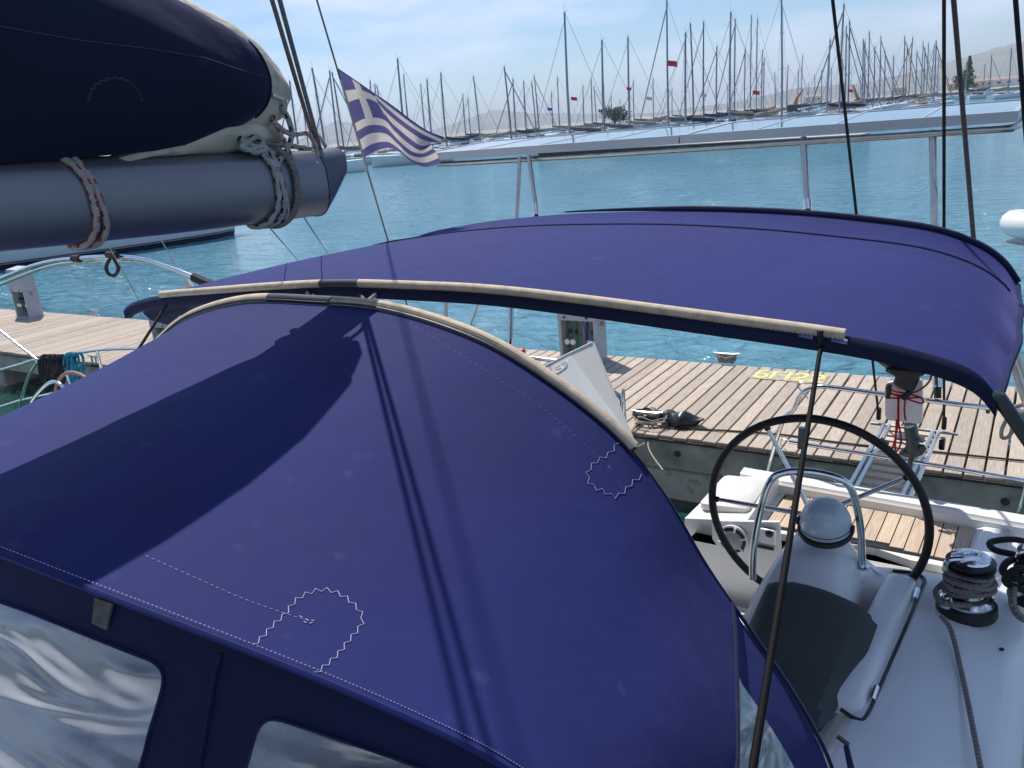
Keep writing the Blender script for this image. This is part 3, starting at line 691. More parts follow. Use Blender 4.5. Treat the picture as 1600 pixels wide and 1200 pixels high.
part('hoop_leg', MB().tube([ony(268, 508, 3.6), ony(300, 528, 3.6)], .018, 10), mat('cream_tube', (.6, .54, .46), .4), nb)
Y = 4.55
part('stern_rail', tb([ony(-20, 501, Y), ony(58, 562, Y)], .016, 0), CHROME, nb)
part('stern_rail', tb([ony(-20, 584, Y), ony(30, 570, Y), ony(58, 563, Y), ony(44, 590, Y), ony(32, 630, Y), ony(25, 660, Y)], .018), CHROME, nb)
part('stern_rail', tb([ony(58, 562, Y), ony(100, 555, Y), ony(155, 547, Y), ony(200, 545, Y), ony(260, 545, Y)], .014), CHROME, nb)
part('stern_rail', tb([ony(152, 548, Y), ony(165, 605, Y)], .017, 0), CHROME, nb)
part('stern_rail', MB().tube([ony(-20, 642, Y), ony(30, 626, Y), ony(95, 612, Y), ony(170, 596, Y)], .014, 8), CHROME, nb)
part('wheel_rim', tb([ony(88, 640, 4.2), ony(86, 620, 4.2), ony(90, 598, 4.2), ony(104, 583, 4.2), ony(122, 584, 4.2), ony(138, 594, 4.2), ony(150, 612, 4.2), ony(156, 635, 4.2)], .018), BROWNL, nb)
part('wheel_spoke', MB().tube([ony(104, 585, 4.2), ony(118, 628, 4.2)], .010, 8), CHROME, nb)
part('compass_guard', tb([ony(55, 660, 3.9), ony(48, 634, 3.9), ony(60, 614, 3.9), ony(78, 598, 3.9), ony(92, 599, 3.9), ony(103, 612, 3.9), ony(114, 630, 3.9)], .018), CHROME, nb)
c = ony(98, 640, 4.0); part('compass_cover', MB().lathe(c+V((0, 0, -.05)), [(.12, 0), (.12, .09), (.11, .14), (.08, .19), (.03, .215), (.005, .22)], 24), GEL, nb)
part('pedestal', MB().box(c+V((0, 0, -.55)), (.3, .3, .95), None, .05), GEL, nb)
# ropes hung on its rail
def hank(x0p, x1p, yt, yb, y, m, lab, r, n, seed):
    rr = random.Random(seed); mb = MB()
    for i in range(n):
        xa = lerp(x0p, x1p, (i+.5)/n)+rr.uniform(-2, 2); xb = xa+rr.uniform(3, 12); yb_ = yb+rr.uniform(-16, 8); dy = rr.uniform(-.03, .03)
        mb.tube(spl([ony(xa, yt+2, y+dy), ony(xa-1, (yt+yb_)/2, y-.03+dy), ony((xa+xb)/2, yb_, y-.02+dy), ony(xb+2, (yt+yb_)/2, y-.04+dy), ony(xb, yt+1, y+.02+dy), ony((xa+xb)/2, yt-4, y-.02+dy)], 5, True), r, 6, True)
    single('rope_hank', mb, m, lab, 'rope')
hank(64, 92, 560, 594, 4.5, ROPE_K, 'thick black rope hank hanging on the neighbour boat stern rail', .022, 12, 1)
hank(98, 120, 556, 600, 4.5, ROPE_T, 'turquoise rope hank beside the black one on the stern rail', .014, 7, 2)
hank(112, 122, 575, 618, 4.46, ROPE_T, 'lower tail of turquoise rope behind the brown wheel', .016, 4, 3)
single('stay_wire', MB().tube([ony(244, 362, 3.8), ony(276, 416, 3.8)], .004, 6), ROPE_W, 'thin pale line dropping from the boom towards the chrome hoop', 'rope')
single('stay_wire', MB().tube([ony(172, 388, 3.5), ony(222, 478, 4.0), ony(256, 545, 4.3)], .004, 6), ROPE_W, 'thin pale line running down left of the bimini corner to the dock', 'rope')
single('stay_wire', MB().tube([ony(412, 345, 2.6), ony(470, 412, 5)], .003, 6), ROPE_W, 'thin line below the boom ropes, leftmost of the two', 'rope')
single('stay_wire', MB().tube([ony(472, 335, 2.6), ony(512, 396, 5)], .003, 6), ROPE_W, 'thin line below the boom end, rightmost of the two', 'rope')

# ================================================================== OUR YACHT: deck
ya = root('sailing_yacht', V((-2.3, 3, 0)), 'white deck and cockpit of the sailing yacht in the foreground', 'yacht')
# hull shell around everything
hp = []
for y_, k in ((-6, 2.2), (-3, 2.3), (0, 2.34), (2, 2.33), (3.4, 2.28), (4.25, 2.22)):
    hp.append([V((-2.3+s*k, y_, z)) for s, z in ((-.85, -.3), (-.96, .3), (-1, 1.2), (1, 1.2), (.96, .3), (.85, -.3))])
g = MB(); 
for a_, b_ in zip(hp, hp[1:]):
    for i in (0, 1, 3, 4): g.add([a_[i], a_[i+1], b_[i+1], b_[i]], [(0, 1, 2, 3)])
g.add(hp[-1], [tuple(range(6))]); part('hull', g, GEL, ya, fix=True)
# port deck & coaming moulding: cross sections along y (x positions inner -> outer)
def sec(y):
    # inner edge x of the coaming top
    xi = table([(-6, -.75), (1.0, -.62), (2.4, -.50), (3.45, -.43), (3.5, -.64), (3.66, -.66), (3.74, -.40), (4.0, -.27), (5.05, -.25)], y)
    zt = table([(-6, 1.80), (3.6, 1.75), (3.72, 1.735), (4.0, 1.60), (4.25, 1.50), (5.05, 1.47)], y)
    fl = .36 if y < 3.5 else .2
    return [V((xi-.30, y, 1.20)), V((xi-.16, y, 1.34)), V((xi-.035, y, zt-.09)), V((xi, y, zt-.02)), V((xi+.04, y, zt)), V((xi+.16, y, zt+.004)), V((-.17, y, zt-.002)), V((-.13, y, zt-.02)), V((-.06, y, zt-.035)), V((.04, y, zt-.06)), V((.055, y, zt-.12)), V((.04, y, 1.15))]
ys = [-6, -3, 0, 1, 2, 2.4, 2.8, 3.1, 3.3, 3.42, 3.45, 3.47, 3.5, 3.56, 3.62, 3.66, 3.70, 3.74, 3.8]+[3.9, 4.0, 4.1, 4.2, 4.3, 4.5, 4.8, 5.0]
g = MB().grid([sec(y) for y in ys]); part('side_deck', g, GEL, ya, smooth='all', fix=True)
# the same on starboard, hidden mostly
g = MB().grid([[V((-4.6-p_.x, p_.y, p_.z)) for p_ in sec(y)] for y in ys]); part('side_deck', g, GEL, ya, smooth='all', fix=True)
part('cabin_top', MB().box((-2.3, -1.2, 1.75), (3.2, 4.4, .7), None, .12), GEL, ya)
part('cockpit_floor', MB().box((-2.3, 2.7, 1.0), (3.6, 2.9, .08)), GEL, ya)
for s_, nm in ((1, 'a'), (-1, 'b')):
    q = lambda x_, y_, z_: V((-2.3+s_*x_, y_, z_))
    g = MB(); r1 = [q(.60, 4.2, .1), q(.60, 4.2, 1.38), q(2.2, 4.2, 1.38), q(2.16, 4.2, .3), q(1.9, 4.2, -.3)]; r2 = [q(.66, 5.02, .2), q(.66, 5.02, 1.38), q(2.14, 5.02, 1.38), q(2.08, 5.02, .4), q(1.8, 5.02, .1)]
    g.grid([r1, r2]); g.add(r2, [(0, 1, 2, 3, 4)]); g.add(r1, [(4, 3, 2, 1, 0)]); g.add([r1[1], r1[2], r2[2], r2[1]], [(0, 1, 2, 3)]); part('stern_quarter', g, GEL2, ya, False)
part('cockpit_seat', MB().box((-1.0, 2.2, 1.2), (.75, 1.2, .34), None, .04), GEL, ya)
part('helm_footwell', MB().box((-.95, 4.22, .96), (1.3, .3, .08)), GEL2, ya)
part('helm_side', MB().box((-.62, 3.95, 1.2), (.04, .5, .5)), GEL2, ya)
part('cockpit_seat', MB().box((-3.6, 2.6, 1.2), (.75, 1.9, .34), None, .04), GEL, ya)
part('companionway', MB().box((-2.3, 1.02, 1.6), (.8, .05, 1.0), None, .02), mat('dark_hatch', (.02, .02, .025), .2), ya)
# aft deck: transom moulding with raised back rim
rim = [onz(1175, 738, 1.55), onz(1260, 752, 1.55), onz(1400, 782, 1.55), onz(1500, 803, 1.55), onz(1560, 825, 1.55)]
def yrim(x): return 5.0
g = MB(); pr = [(-.075, 1.40), (-.062, 1.505), (-.05, 1.515), (-.045, 1.528), (-.03, 1.535), (.035, 1.54), (.05, 1.53), (.06, 1.3), (.07, 1.0)]
Pg = []
for x_ in (-1.62, -1.58, -1.2, -.8, -.5, -.3, -.1, .0):
    dy = 0 if x_ > -1.6 else 0
    Pg.append([V((x_, 4.99-.05*abs(x_+2.3)+a_, z_)) for a_, z_ in pr])
g.grid(Pg); part('transom_rim', g, GEL2, ya, fix=True)
# helm seat base at z 1.45 with teak boards
fr = [onz(1205, 812, 1.45), onz(1385, 850, 1.45), onz(1480, 872, 1.45)]
seatpoly = [V((-1.42, 4.30, 1.42)), V((-.9, 4.26, 1.42)), V((-.66, 4.38, 1.42)), V((-.62, 4.18, 1.42)), V((-.24, 4.18, 1.42)), V((-.24, 4.93, 1.42)), V((-1.42, 4.93, 1.42))]
seatpoly = [V((-1.55, 4.34, 1.40)), V((-.70, 4.40, 1.40)), V((-.52, 4.34, 1.40)), V((-.24, 4.34, 1.40)), V((-.24, 4.96, 1.40)), V((-1.55, 4.96, 1.40))]
part('aft_seat', MB().prism(seatpoly, (0, 0, .045)), GEL2, ya, False)
part('seat_front', MB().box((-.9, 4.375, 1.2), (1.3, .03, .36)), GEL2, ya, False)
x_ = -1.31; k = 0
while x_ < -.31:
    y0 = table([(-1.3, 4.42), (-.72, 4.46), (-.6, 4.41), (-.3, 4.40)], x_); y1 = table([(-1.3, 4.78), (-1.22, 4.87), (-1.0, 4.83), (-.8, 4.85), (-.4, 4.86), (-.32, 4.80)], x_)
    sk = .06
    p_ = [V((x_+.003, y0, 1.447)), V((x_+.071, y0, 1.447)), V((x_+.071+.0, y1, 1.447)), V((x_+.003, y1, 1.447))]
    part('teak_board', MB().prism(p_, (0, 0, .012)), TEAK, ya, False); x_ += .0745
part('caulking', MB().prism([V((-1.32, 4.41, 1.446)), V((-.31, 4.39, 1.446)), V((-.31, 4.87, 1.446)), V((-1.32, 4.87, 1.446))], (0, 0, .006)), BLACK, ya, False)
# footwell pan forward of the seat
Pg = []
for i in range(9):
    a_ = i/8; Pg.append([V((lerp(-1.0, -.34, j/10), 4.335-.58*a_, 1.40-.13*min(1, math.sin(a_*PI)*1.6)*min(1, math.sin(PI*j/10)*2.2))) for j in range(11)])
part('seat_pan', MB().grid(Pg), GEL2, ya, smooth='all', fix=True)
part('drain_screw', MB().lathe(onz(1412, 872, 1.31)+V((0, 0, .0)), [(.014, 0), (.014, .006), (.005, .008)], 10), STEEL, ya)
part('teak_grating', MB().box((-.44, 4.10, 1.44), (.24, .16, .03)), TEAK, ya, False)
for k in range(3): part('caulking', MB().box((-.50+.06*k, 4.10, 1.4575), (.006, .16, .004)), BLACK, ya, False)
# corner box port of transom (white helm step) & speaker panel
bx = [V((-1.78, 4.30, .5)), V((-1.36, 4.30, .5)), V((-1.34, 4.88, .5)), V((-1.72, 4.88, .5))]
g = MB(); tz = [1.46, 1.52, 1.57, 1.50]
g.add(bx+[V((p_.x+(.02 if p_.x < -1.5 else -.02), p_.y, z_)) for p_, z_ in zip(bx, tz)], [(3, 2, 1, 0), (4, 5, 6, 7), (0, 1, 5, 4), (1, 2, 6, 5), (2, 3, 7, 6), (3, 0, 4, 7)])
part('helm_step', g, GEL2, ya, False)
part('helm_step_pad', MB().box((-1.55, 4.60, 1.52), (.30, .42, .10), Matrix.Rotation(-.06, 3, 'Y'), .03), GEL2, ya)
sp = [ony(1113, 814, 4.17), ony(1218, 816, 4.17), ony(1222, 900, 4.17), ony(1165, 912, 4.17), ony(1140, 880, 4.17), ony(1113, 842, 4.17)]
part('speaker_panel', MB().prism([p_ for p_ in sp], (0, .02, 0)), GEL2, ya, False)
sc_ = ony(1146, 842, 4.162); RX90 = Matrix.Rotation(PI/2, 4, 'X')
spk = part('speaker', MB().lathe(sc_, [(.088, 0), (.088, .014), (.080, .018), (.066, .016)], 32, RX90), GEL, ya)
part('speaker_gap', MB().lathe(sc_+V((0, -.0165, 0)), [(.078, 0), (.078, .002)], 32, RX90), BLACK, spk)
part('grille', MB().lathe(sc_+V((0, -.018, 0)), [(.058, 0), (.058, .006), (.05, .01), (.02, .013), (.006, .017)], 28, RX90), mat('grille', (.35, .36, .37), .5, bump=1, bscale=260, bdist=.004), spk)
for k in range(6):
    a_ = k*PI/3+.3; part('grille_rib', MB().tube([sc_+V((math.cos(a_)*.05, -.022, math.sin(a_)*.05)), sc_+V((math.cos(a_)*.085, -.022, math.sin(a_)*.085))], .007, 6), GEL, spk)
part('engine_panel', MB().box(ony(1200, 838, 4.162), (.09, .02, .10), None, .008), GEL, ya)
part('key_switch', MB().lathe(ony(1202, 834, 4.15), [(.022, 0), (.022, .006), (.012, .012)], 16, RX90), BLACK, ya)
part('slot', MB().box(ony(1192, 855, 4.16), (.12, .012, .012)), BLACK, ya)
# locker lid on the coaming
lid = []
for i in range(33):
    u = i/32; y = lerp(2.60, 3.60, u); xo = lerp(-.43, -.385, u); e = min(1, math.sqrt(max(0, 1-(1-min(1, min(u, 1-u)/.06))**2)))
    row = []
    for j in range(15):
        a_ = PI*j/14; row.append(V((xo-.07-.07*math.copysign(abs(math.cos(a_))**.75, math.cos(a_))*-1*-1*(.6+.4*e), y, 1.735+(.010+.045*e)*math.sin(a_)**.7)))
    lid.append(row)
g = MB().grid(lid); g.add(lid[0], [tuple(range(15))]); g.add(lid[-1], [tuple(range(15))]); ld = part('locker_lid', g, GEL, ya, smooth='all', fix=True)
gap = [V((-.505, 3.64, 1.7545)), V((-.42, 3.655, 1.7545)), V((-.372, 3.62, 1.7545)), V((-.372, 3.5, 1.7545)), V((-.400, 2.9, 1.7545)), V((-.415, 2.62, 1.7545)), V((-.44, 2.575, 1.7545)), V((-.50, 2.60, 1.7545))]
part('lid_seal', MB().tube(spl(gap, 6), .0075, 6, flat=1), BLACK, ya)
for u in (.12, .86): part('hinge', MB().tube([V((lerp(-.418, -.377, u), lerp(2.6, 3.6, u)-.04, 1.768)), V((lerp(-.418, -.377, u), lerp(2.6, 3.6, u)+.04, 1.768))], .011, 8), CHROME, ld)
part('deck_plug', MB().lathe(onz(1565, 1015, 1.72), [(.009, 0), (.009, .004)], 10), BLACK, ya)
# helm console
def consec(y, w_, zt, xc):
    return [V((xc-w_, y, 1.05)), V((xc-w_*1.0, y, zt-.22)), V((xc-w_*.9, y, zt-.08)), V((xc-w_*.6, y, zt-.012)), V((xc, y, zt)), V((xc+w_*.6, y, zt-.012)), V((xc+w_*.9, y, zt-.08)), V((xc+w_, y, zt-.22)), V((xc+w_, y, 1.05))]
cs = [consec(y, w_, zt, xc) for y, w_, zt, xc in ((3.05, .17, 1.62, -.83), (3.06, .20, 1.78, -.81), (3.09, .20, 1.87, -.795), (3.16, .185, 1.945, -.775), (3.26, .170, 1.995, -.765), (3.40, .165, 2.01, -.76), (3.46, .16, 1.98, -.76), (3.48, .14, 1.88, -.76))]
g = MB().grid(cs); g.add(cs[0], [tuple(range(9))]); g.add(cs[-1], [tuple(range(9))])
con = part('helm_console', g, GEL, ya, smooth='all', fix=True)
cc = ony(1290, 822, 3.27); tilt = Matrix.Rotation(.25, 4, 'X')
part('compass_base', MB().lathe(cc+V((0, 0, -.025)), [(.108, 0), (.112, .012), (.108, .022), (.09, .026)], 36, tilt), BLACK, con)
part('compass_cover', MB().lathe(cc, [(.103, 0), (.103, .02), (.098, .05), (.085, .083), (.062, .108), (.035, .122), (.012, .127), (.002, .1275)], 36, tilt), mat('compass_hood', (.52, .60, .66), .22, coat=.5, var=.03, vscale=5), con)
for s in (-1, 1): part('compass_clip', MB().box(cc+V((s*.108, -.01, .01)), (.014, .03, .035), None, .004), BLACK, con)
part('compass_seam', MB().tube([cc+(tilt @ V((math.sin(a_)*.1035, -math.cos(a_)*.1035, .018))) for a_ in [lerp(-1.3, 1.3, i/20) for i in range(21)]], .002, 6), BLACK, con)
gp = [ony(1176, 905, 3.12), ony(1178, 850, 3.15), ony(1190, 790, 3.2), ony(1205, 750, 3.22), ony(1228, 738, 3.25), ony(1262, 737, 3.27), ony(1300, 744, 3.3), ony(1325, 757, 3.32), ony(1337, 785, 3.34), ony(1345, 830, 3.36), ony(1347, 884, 3.4)]
part('grab_rail', tb(gp, .0155, 6, 12), CHROME, con)
part('rail_foot', MB().lathe(gp[-1]+V((0, 0, -.01)), [(.03, 0), (.03, .008), (.02, .014)], 16), CHROME, con)
# backrest cushion
Pg = []
TLc, TRc, BLc, BRc = (1188, 880, 3.04), (1386, 946, 3.10), (1120, 1165, 2.30), (1286, 1128, 2.42)
for i in range(17):
    u = i/16; row = []
    for j in range(17):
        v_ = j/16; q = [lerp(lerp(TLc[k], TRc[k], u), lerp(BLc[k], BRc[k], u), v_) for k in range(3)]
        cx_, cy_ = 1265, 1010; sq = max(0, abs(2*u-1)+abs(2*v_-1)-1.5)*.22; q[0] += (cx_-q[0])*sq; q[1] += (cy_-q[1])*sq; q[1] -= 16*math.sin(PI*u)*(1-v_); q[0] += -4*math.sin(PI*v_)*u
        e = min(u, 1-u, v_, 1-v_); p_ = ony(*q); p_ += V((0, 0, -.07))*(max(0, 1-e/.14))**2
        row.append(p_)
    Pg.append(row)
single('backrest_cushion', MB().grid(Pg), DARKGREY, 'dark grey padded cockpit cushion between helm console and white coaming', 'cushion')

# steering wheel
wc = ony(1271, 806, 3.6); wr = .482
sw = root('steering_wheel', wc, 'large black leather steering wheel behind the white helm console', 'steering wheel')
rimp = [wc+V((wr*math.cos(a_), -.02*math.sin(a_), wr*math.sin(a_))) for a_ in [2*PI*i/72 for i in range(72)]]
part('rim', MB().tube(rimp, .0188, 12, True), LEATHER, sw)
part('hub', MB().lathe(wc, [(.05, -.03), (.055, 0), (.05, .03), (.02, .045)], 20, RX90), CHROME, sw)
for a_ in (34, 118, 180, 250, 322):
    a_ = math.radians(a_); part('spoke', MB().tube([wc, wc+V((math.cos(a_)*wr*.97, 0, math.sin(a_)*wr*.97))], [.013, .010], 10), CHROME, sw)
    part('spoke_socket', MB().tube([wc+V((math.cos(a_)*wr*.93, 0, math.sin(a_)*wr*.93)), wc+V((math.cos(a_)*wr*.985, 0, math.sin(a_)*wr*.985))], .015, 8), BLACK, sw)
a_ = math.radians(55); part('marker_whipping', MB().tube([wc+V((wr*math.cos(a_+d_), 0, wr*math.sin(a_+d_))) for d_ in (-.04, 0, .04)], .0225, 12), mat('pink_twine', (.30, .17, .20), .8, bump=.6, bscale=300), sw)

# winches
def winch(c, lab, s=1.0, ropem=ROPE_G, tail=None, rl=''):
    o = root('winch', c, lab, 'winch')
    part('base', MB().lathe(c, [(.115*s, 0), (.118*s, .01), (.112*s, .045*s), (.10*s, .052*s)], 32), BLACK, o)
    part('skirt', MB().lathe(c+V((0, 0, .052*s)), [(.102*s, 0), (.104*s, .012*s), (.085*s, .028*s), (.062*s, .034*s)], 32), CHROME, o)
    part('drum', MB().lathe(c+V((0, 0, .085*s)), [(.062*s, 0), (.056*s, .03*s), (.056*s, .09*s), (.066*s, .115*s)], 32), CHROME, o)
    part('self_tailer', MB().lathe(c+V((0, 0, .20*s)), [(.07*s, 0), (.093*s, .008*s), (.095*s, .016*s), (.075*s, .022*s), (.093*s, .030*s), (.094*s, .04*s), (.08*s, .05*s)], 32), BLACK, o)
    part('cap', MB().lathe(c+V((0, 0, .250*s)), [(.075*s, 0), (.072*s, .008*s), (.05*s, .016*s), (.03*s, .016*s), (.026*s, .010*s), (.014*s, .010*s), (.010*s, .016*s)], 32), CHROME, o)
    part('stripper_arm', tb([c+V((.03*s, -.02*s, .262*s)), c+V((-.03*s, -.05*s, .266*s)), c+V((-.08*s, -.06*s, .25*s)), c+V((-.085*s, -.06*s, .21*s))], .012*s, 5, 8), CHROME, o)
    part('control_knob', MB().lathe(c+V((-.07*s, -.075*s, .05*s)), [(.026*s, 0), (.028*s, .02*s), (.02*s, .05*s), (.004*s, .06*s)], 20), CHROME, o)
    pts = []
    for k in range(64):
        a_ = k/10*2*PI; pts.append(c+V((math.cos(a_)*(.078+.010*math.sin(k*1.3)+.010*math.sin(k*.37))*s, math.sin(a_)*(.078+.010*math.sin(k*1.3)+.008*math.sin(k*.53))*s, (.095+.10*k/64+.006*math.sin(k*.9))*s)))
    rw = single('winch_rope', MB().tube(spl(pts, 2), .0105*s, 8), ropem, 'turns of %s rope wound on %s' % rl, 'rope')
    return o, pts
wn, wp = winch(onz(1508, 965, 1.745)+V((0, .05, 0)), 'chrome and black winch wound with grey rope on the white coaming', .98, ROPE_G, None, ('grey-brown', 'the chrome winch on the coaming'))
wb = onz(1508, 965, 1.745)+V((0, .05, 0))
tail = [wb+V((-.09, .03, .10)), wb+V((-.115, -.04, .085)), wb+V((-.08, -.11, .08)), wb+V((.02, -.10, .09)), onz(1470, 962, 1.83), onz(1486, 985, 1.80), onz(1500, 1040, 1.77), onz(1515, 1110, 1.765), onz(1535, 1215, 1.765)]
single('winch_tail', tb([tail[i] for i in (0, 1, 2, 3)], .0105, 6, 8), ROPE_G, 'loose grey rope loop lying round the foot of the winch', 'rope')
single('control_line', tb(tail[4:], .0095, 6, 8), ROPE_G, 'grey flecked rope running from the winch down the deck to the bottom edge', 'rope')
# second cleat with black ropes at the right edge
wb2 = onz(1618, 935, 1.74); o_, _ = winch(wb2, 'partly hidden winch at the right edge under black rope', .9, ROPE_K, None, ('black', 'the right edge winch'))
pts = [onz(1620, 850, 1.86), onz(1585, 843, 1.88), onz(1556, 845, 1.88), onz(1546, 850, 1.88), onz(1556, 860, 1.87), onz(1590, 868, 1.86), onz(1620, 880, 1.84)]
pts = [V((p_.x, p_.y, p_.z)) for p_ in pts]
single('rope_loop', tb(pts, .014, 6, 8), ROPE_K, 'black rope loop reaching in from the right edge above the deck', 'rope')
pts = [onz(x_, y_, z_) for x_, y_, z_ in ((1625, 860, 1.9), (1590, 872, 1.9), (1572, 880, 1.92), (1568, 895, 1.9), (1590, 905, 1.9), (1625, 900, 1.88), (1600, 888, 1.95), (1578, 895, 1.93), (1572, 910, 1.88), (1600, 922, 1.85), (1625, 925, 1.85))]
single('rope_tangle', tb(pts, .015, 6, 8), ROPE_K, 'tangled black rope heap at the right edge beside the winch', 'rope')
pts = [onz(1585, 915, 1.86), onz(1582, 940, 1.84), onz(1592, 962, 1.80), onz(1620, 975, 1.78)]
single('rope_tail', tb(pts, .015, 6, 8), ROPE_G, 'grey-brown rope tail below the black rope heap at right', 'rope')

# stern rail (pushpit), port
pr_ = root('stern_rail', V((-1.4, 5.1, 1.5)), 'polished steel stern rail with two bars in front of the dock', 'railing')
Y = 5.1
part('top_bar', tb([ony(1200, 735, Y), ony(1222, 660, Y), ony(1240, 640, Y), ony(1252, 615, Y), ony(1275, 605, Y), ony(1300, 605, Y), ony(1380, 616, Y), ony(1500, 632, Y), ony(1575, 640, Y), ony(1640, 650, Y-.2)], .0145, 6, 12), CHROME, pr_)
part('lower_bar', MB().tube([ony(1233, 690, Y), ony(1350, 709, Y), ony(1480, 730, Y), ony(1605, 752, Y)], .0125, 12), CHROME, pr_)
part('leg', tb([ony(1605, 745, Y), ony(1598, 780, Y), ony(1576, 838, Y)], .0135, 4, 12), CHROME, pr_)
part('gate_post', MB().tube([ony(1253, 668, Y), ony(1251, 700, Y)], .022, 10), mat('dark_blue_fitting', (.02, .04, .07), .4), pr_)
part('wire_clip', tb([ony(1262, 600, Y), ony(1250, 598, Y), ony(1247, 604, Y), ony(1262, 622, Y)], .004, 4, 6), STEEL, pr_)
part('wire_clip', tb([ony(1232, 688, Y), ony(1222, 687, Y), ony(1220, 696, Y), ony(1232, 706, Y)], .004, 4, 6), STEEL, pr_)
part('top_bar', tb([V((-4.45, 4.2, 2.12)), V((-4.3, 4.95, 2.12)), V((-3.9, 5.1, 2.12)), V((-3.1, 5.1, 2.12)), V((-2.95, 5.1, 2.0)), V((-2.95, 5.1, 1.55))], .0145, 6, 12), CHROME, pr_)
part('lower_bar', MB().tube([ony(870, 563, Y), ony(850, 561, Y), ony(825, 561, Y)], .011, 8), CHROME, pr_)
part('leg', tb([ony(940, 611, 5.0), ony(960, 613, 5.0), ony(972, 628, 5.0), ony(974, 665, 5.0)], .016, 5, 10), CHROME, pr_)
part('leg', MB().tube([ony(968, 612, 5.0)+V((0, .06, 0)), ony(971, 665, 5.0)+V((0, .06, 0))], .012, 8), CHROME, pr_)

# white fibreglass panel with hand hole, standing at the stern
Yp = 4.75
Q = lambda x_, y_, d_=0: ony(x_, y_, Yp+d_)
A, B_, Cc, Dd, E_ = Q(847, 574), Q(925, 535, .1), Q(990, 690, 0), Q(940, 690, 0), Q(905, 690, .0)
fp = root('folding_seat_panel', Q(940, 690), 'white fibreglass panel with a hand hole leaning behind the sprayhood', 'panel')
fold = Q(888, 552, .05); foldb = Q(985, 700, .02)
hole = rounded([Q(874, 572), Q(888, 562), Q(886, 572), Q(876, 581)], .02, 3)
face = [Q(847, 574, .12), Q(890, 553, .12), Q(950, 700, -.30), Q(900, 700, -.30)]
nrm_ = (face[1]-face[0]).cross(face[2]-face[0]).normalized()
def onpl(px, py, p0=face[0], nn=nrm_): d = ray(px, py); return EYE+d*((p0-EYE).dot(nn)/d.dot(nn))
hole = rounded([onpl(867, 576), onpl(886, 563), onpl(886, 573), onpl(870, 584)], .02, 3)
g = holes([onpl(*q_) for q_ in ((846, 575), (890, 552), (955, 700), (915, 705), (885, 650))], [hole], None)
part('front_face', g, GEL, fp, False)
part('hole_rim', MB().tube(hole, .006, 6, True), GEL2, fp)
g = MB(); e1 = [onpl(890, 552), onpl(955, 700)]; e2 = [ony(926, 535, Yp+.34), ony(990, 690, Yp+.0)]
off = nrm_*(-.0)
g.add([e1[0], e2[0], e2[1], e1[1]], [(0, 1, 2, 3)]); part('side_face', g, GEL2, fp, False)
part('top_lip', MB().tube([onpl(846, 575), onpl(890, 552), e2[0]], .007, 6), GEL, fp)
part('edge_lip', MB().tube([e2[0], e2[1]], .007, 6), GEL, fp)
part('back_face', MB().add([onpl(846, 575)+V((.0, .22, 0)), e2[0]+V((0, .02, 0)), e2[1]+V((0, .02, 0)), onpl(885, 650)+V((0, .24, 0))], [(0, 1, 2, 3)]), GEL, fp, False)
part('latch', MB().box(onpl(897, 609)+V((0, -.012, 0)), (.035, .02, .018), Matrix.Rotation(.6, 3, 'Y'), .004), STEEL, fp)
part('seam', MB().tube([onpl(858, 569)-nrm_*.0, onpl(866, 592)], .003, 5), BLACK, fp)
# red fitting
c = ony(817, 562, 5.0); rf = root('red_fitting', c, 'small red plastic fitting at the foot of a steel post near the sprayhood edge', 'fitting')
part('body', MB().box(c+V((0, 0, .05)), (.04, .04, .075), None, .008), RED, rf); part('flange', MB().tube([c+V((-.01, 0, 0)), c+V((.07, -.02, -.03))], .016, 8), RED, rf)

# passerelle (ladder style gangway)
gw = root('gangway', onz(1385, 765, 1.5), 'aluminium gangway with wooden slats from the stern to the dock', 'gangway')
ea, eb = [ony(1325, 790, 5.05), ony(1435, 800, 5.05)]
fa, fb = ony(1385, 664, 7.0), ony(1462, 675, 7.0)
ea = ony(1330, 765, 5.1); eb = ony(1415, 778, 5.1)
ALR = mat('bright_aluminium_rail', (.62, .63, .64), .3, .8, var=.06, vscale=10)
for a_, b_ in ((ea, fa), (eb, fb)):
    d_ = (b_-a_).normalized()
    for s in (-.022, .022): part('side_rail', MB().tube([a_-d_*.1+V((s, 0, 0)), b_+V((s, 0, 0))], .016, 8), ALR, gw)
for k in range(11):
    u = (k+.5)/11; p_ = ea.lerp(fa, u); q_ = eb.lerp(fb, u)
    d_ = (fa-ea).normalized(); wv = d_*.055
    part('slat', MB().prism([p_-wv-V((0, 0, .02)), q_-wv-V((0, 0, .02)), q_+wv-V((0, 0, .02)), p_+wv-V((0, 0, .02))], (0, 0, .016)), TEAK, gw, False)
part('end_bar', MB().tube([fa-V((.12, 0, 0)), fb+V((.16, 0, 0))], .012, 8), STEEL, gw)
part('wheel', MB().lathe(fb+V((.05, .02, -.10)), [(.05, -.02), (.055, 0), (.05, .02)], 16, Matrix.Rotation(PI/2, 4, 'Y')), BLACK, gw)
for (x0_, y0_, x1_, y1_, lab) in ((1300, -40, 1373, 650, 'left black lifting line running up from the gangway end'), (1475, -40, 1475, 665, 'right black lifting line running up from the gangway end')):
    b_ = ony(x1_, y1_, 7.0); a_ = ony(x0_, 0, 5.0); d_ = (a_-b_)
    if x0_ == 1300: a_ = ony(1301, 0, 5.0); d_ = a_-b_
    o = single('lifting_line', MB().tube([b_, b_+d_*4.6], .0095, 8), ROPE_K, lab, 'rope')
    c = b_+V((0, 0, .02)); part('shackle', MB().box(c, (.035, .03, .11), None, .008), BLACK, gw)

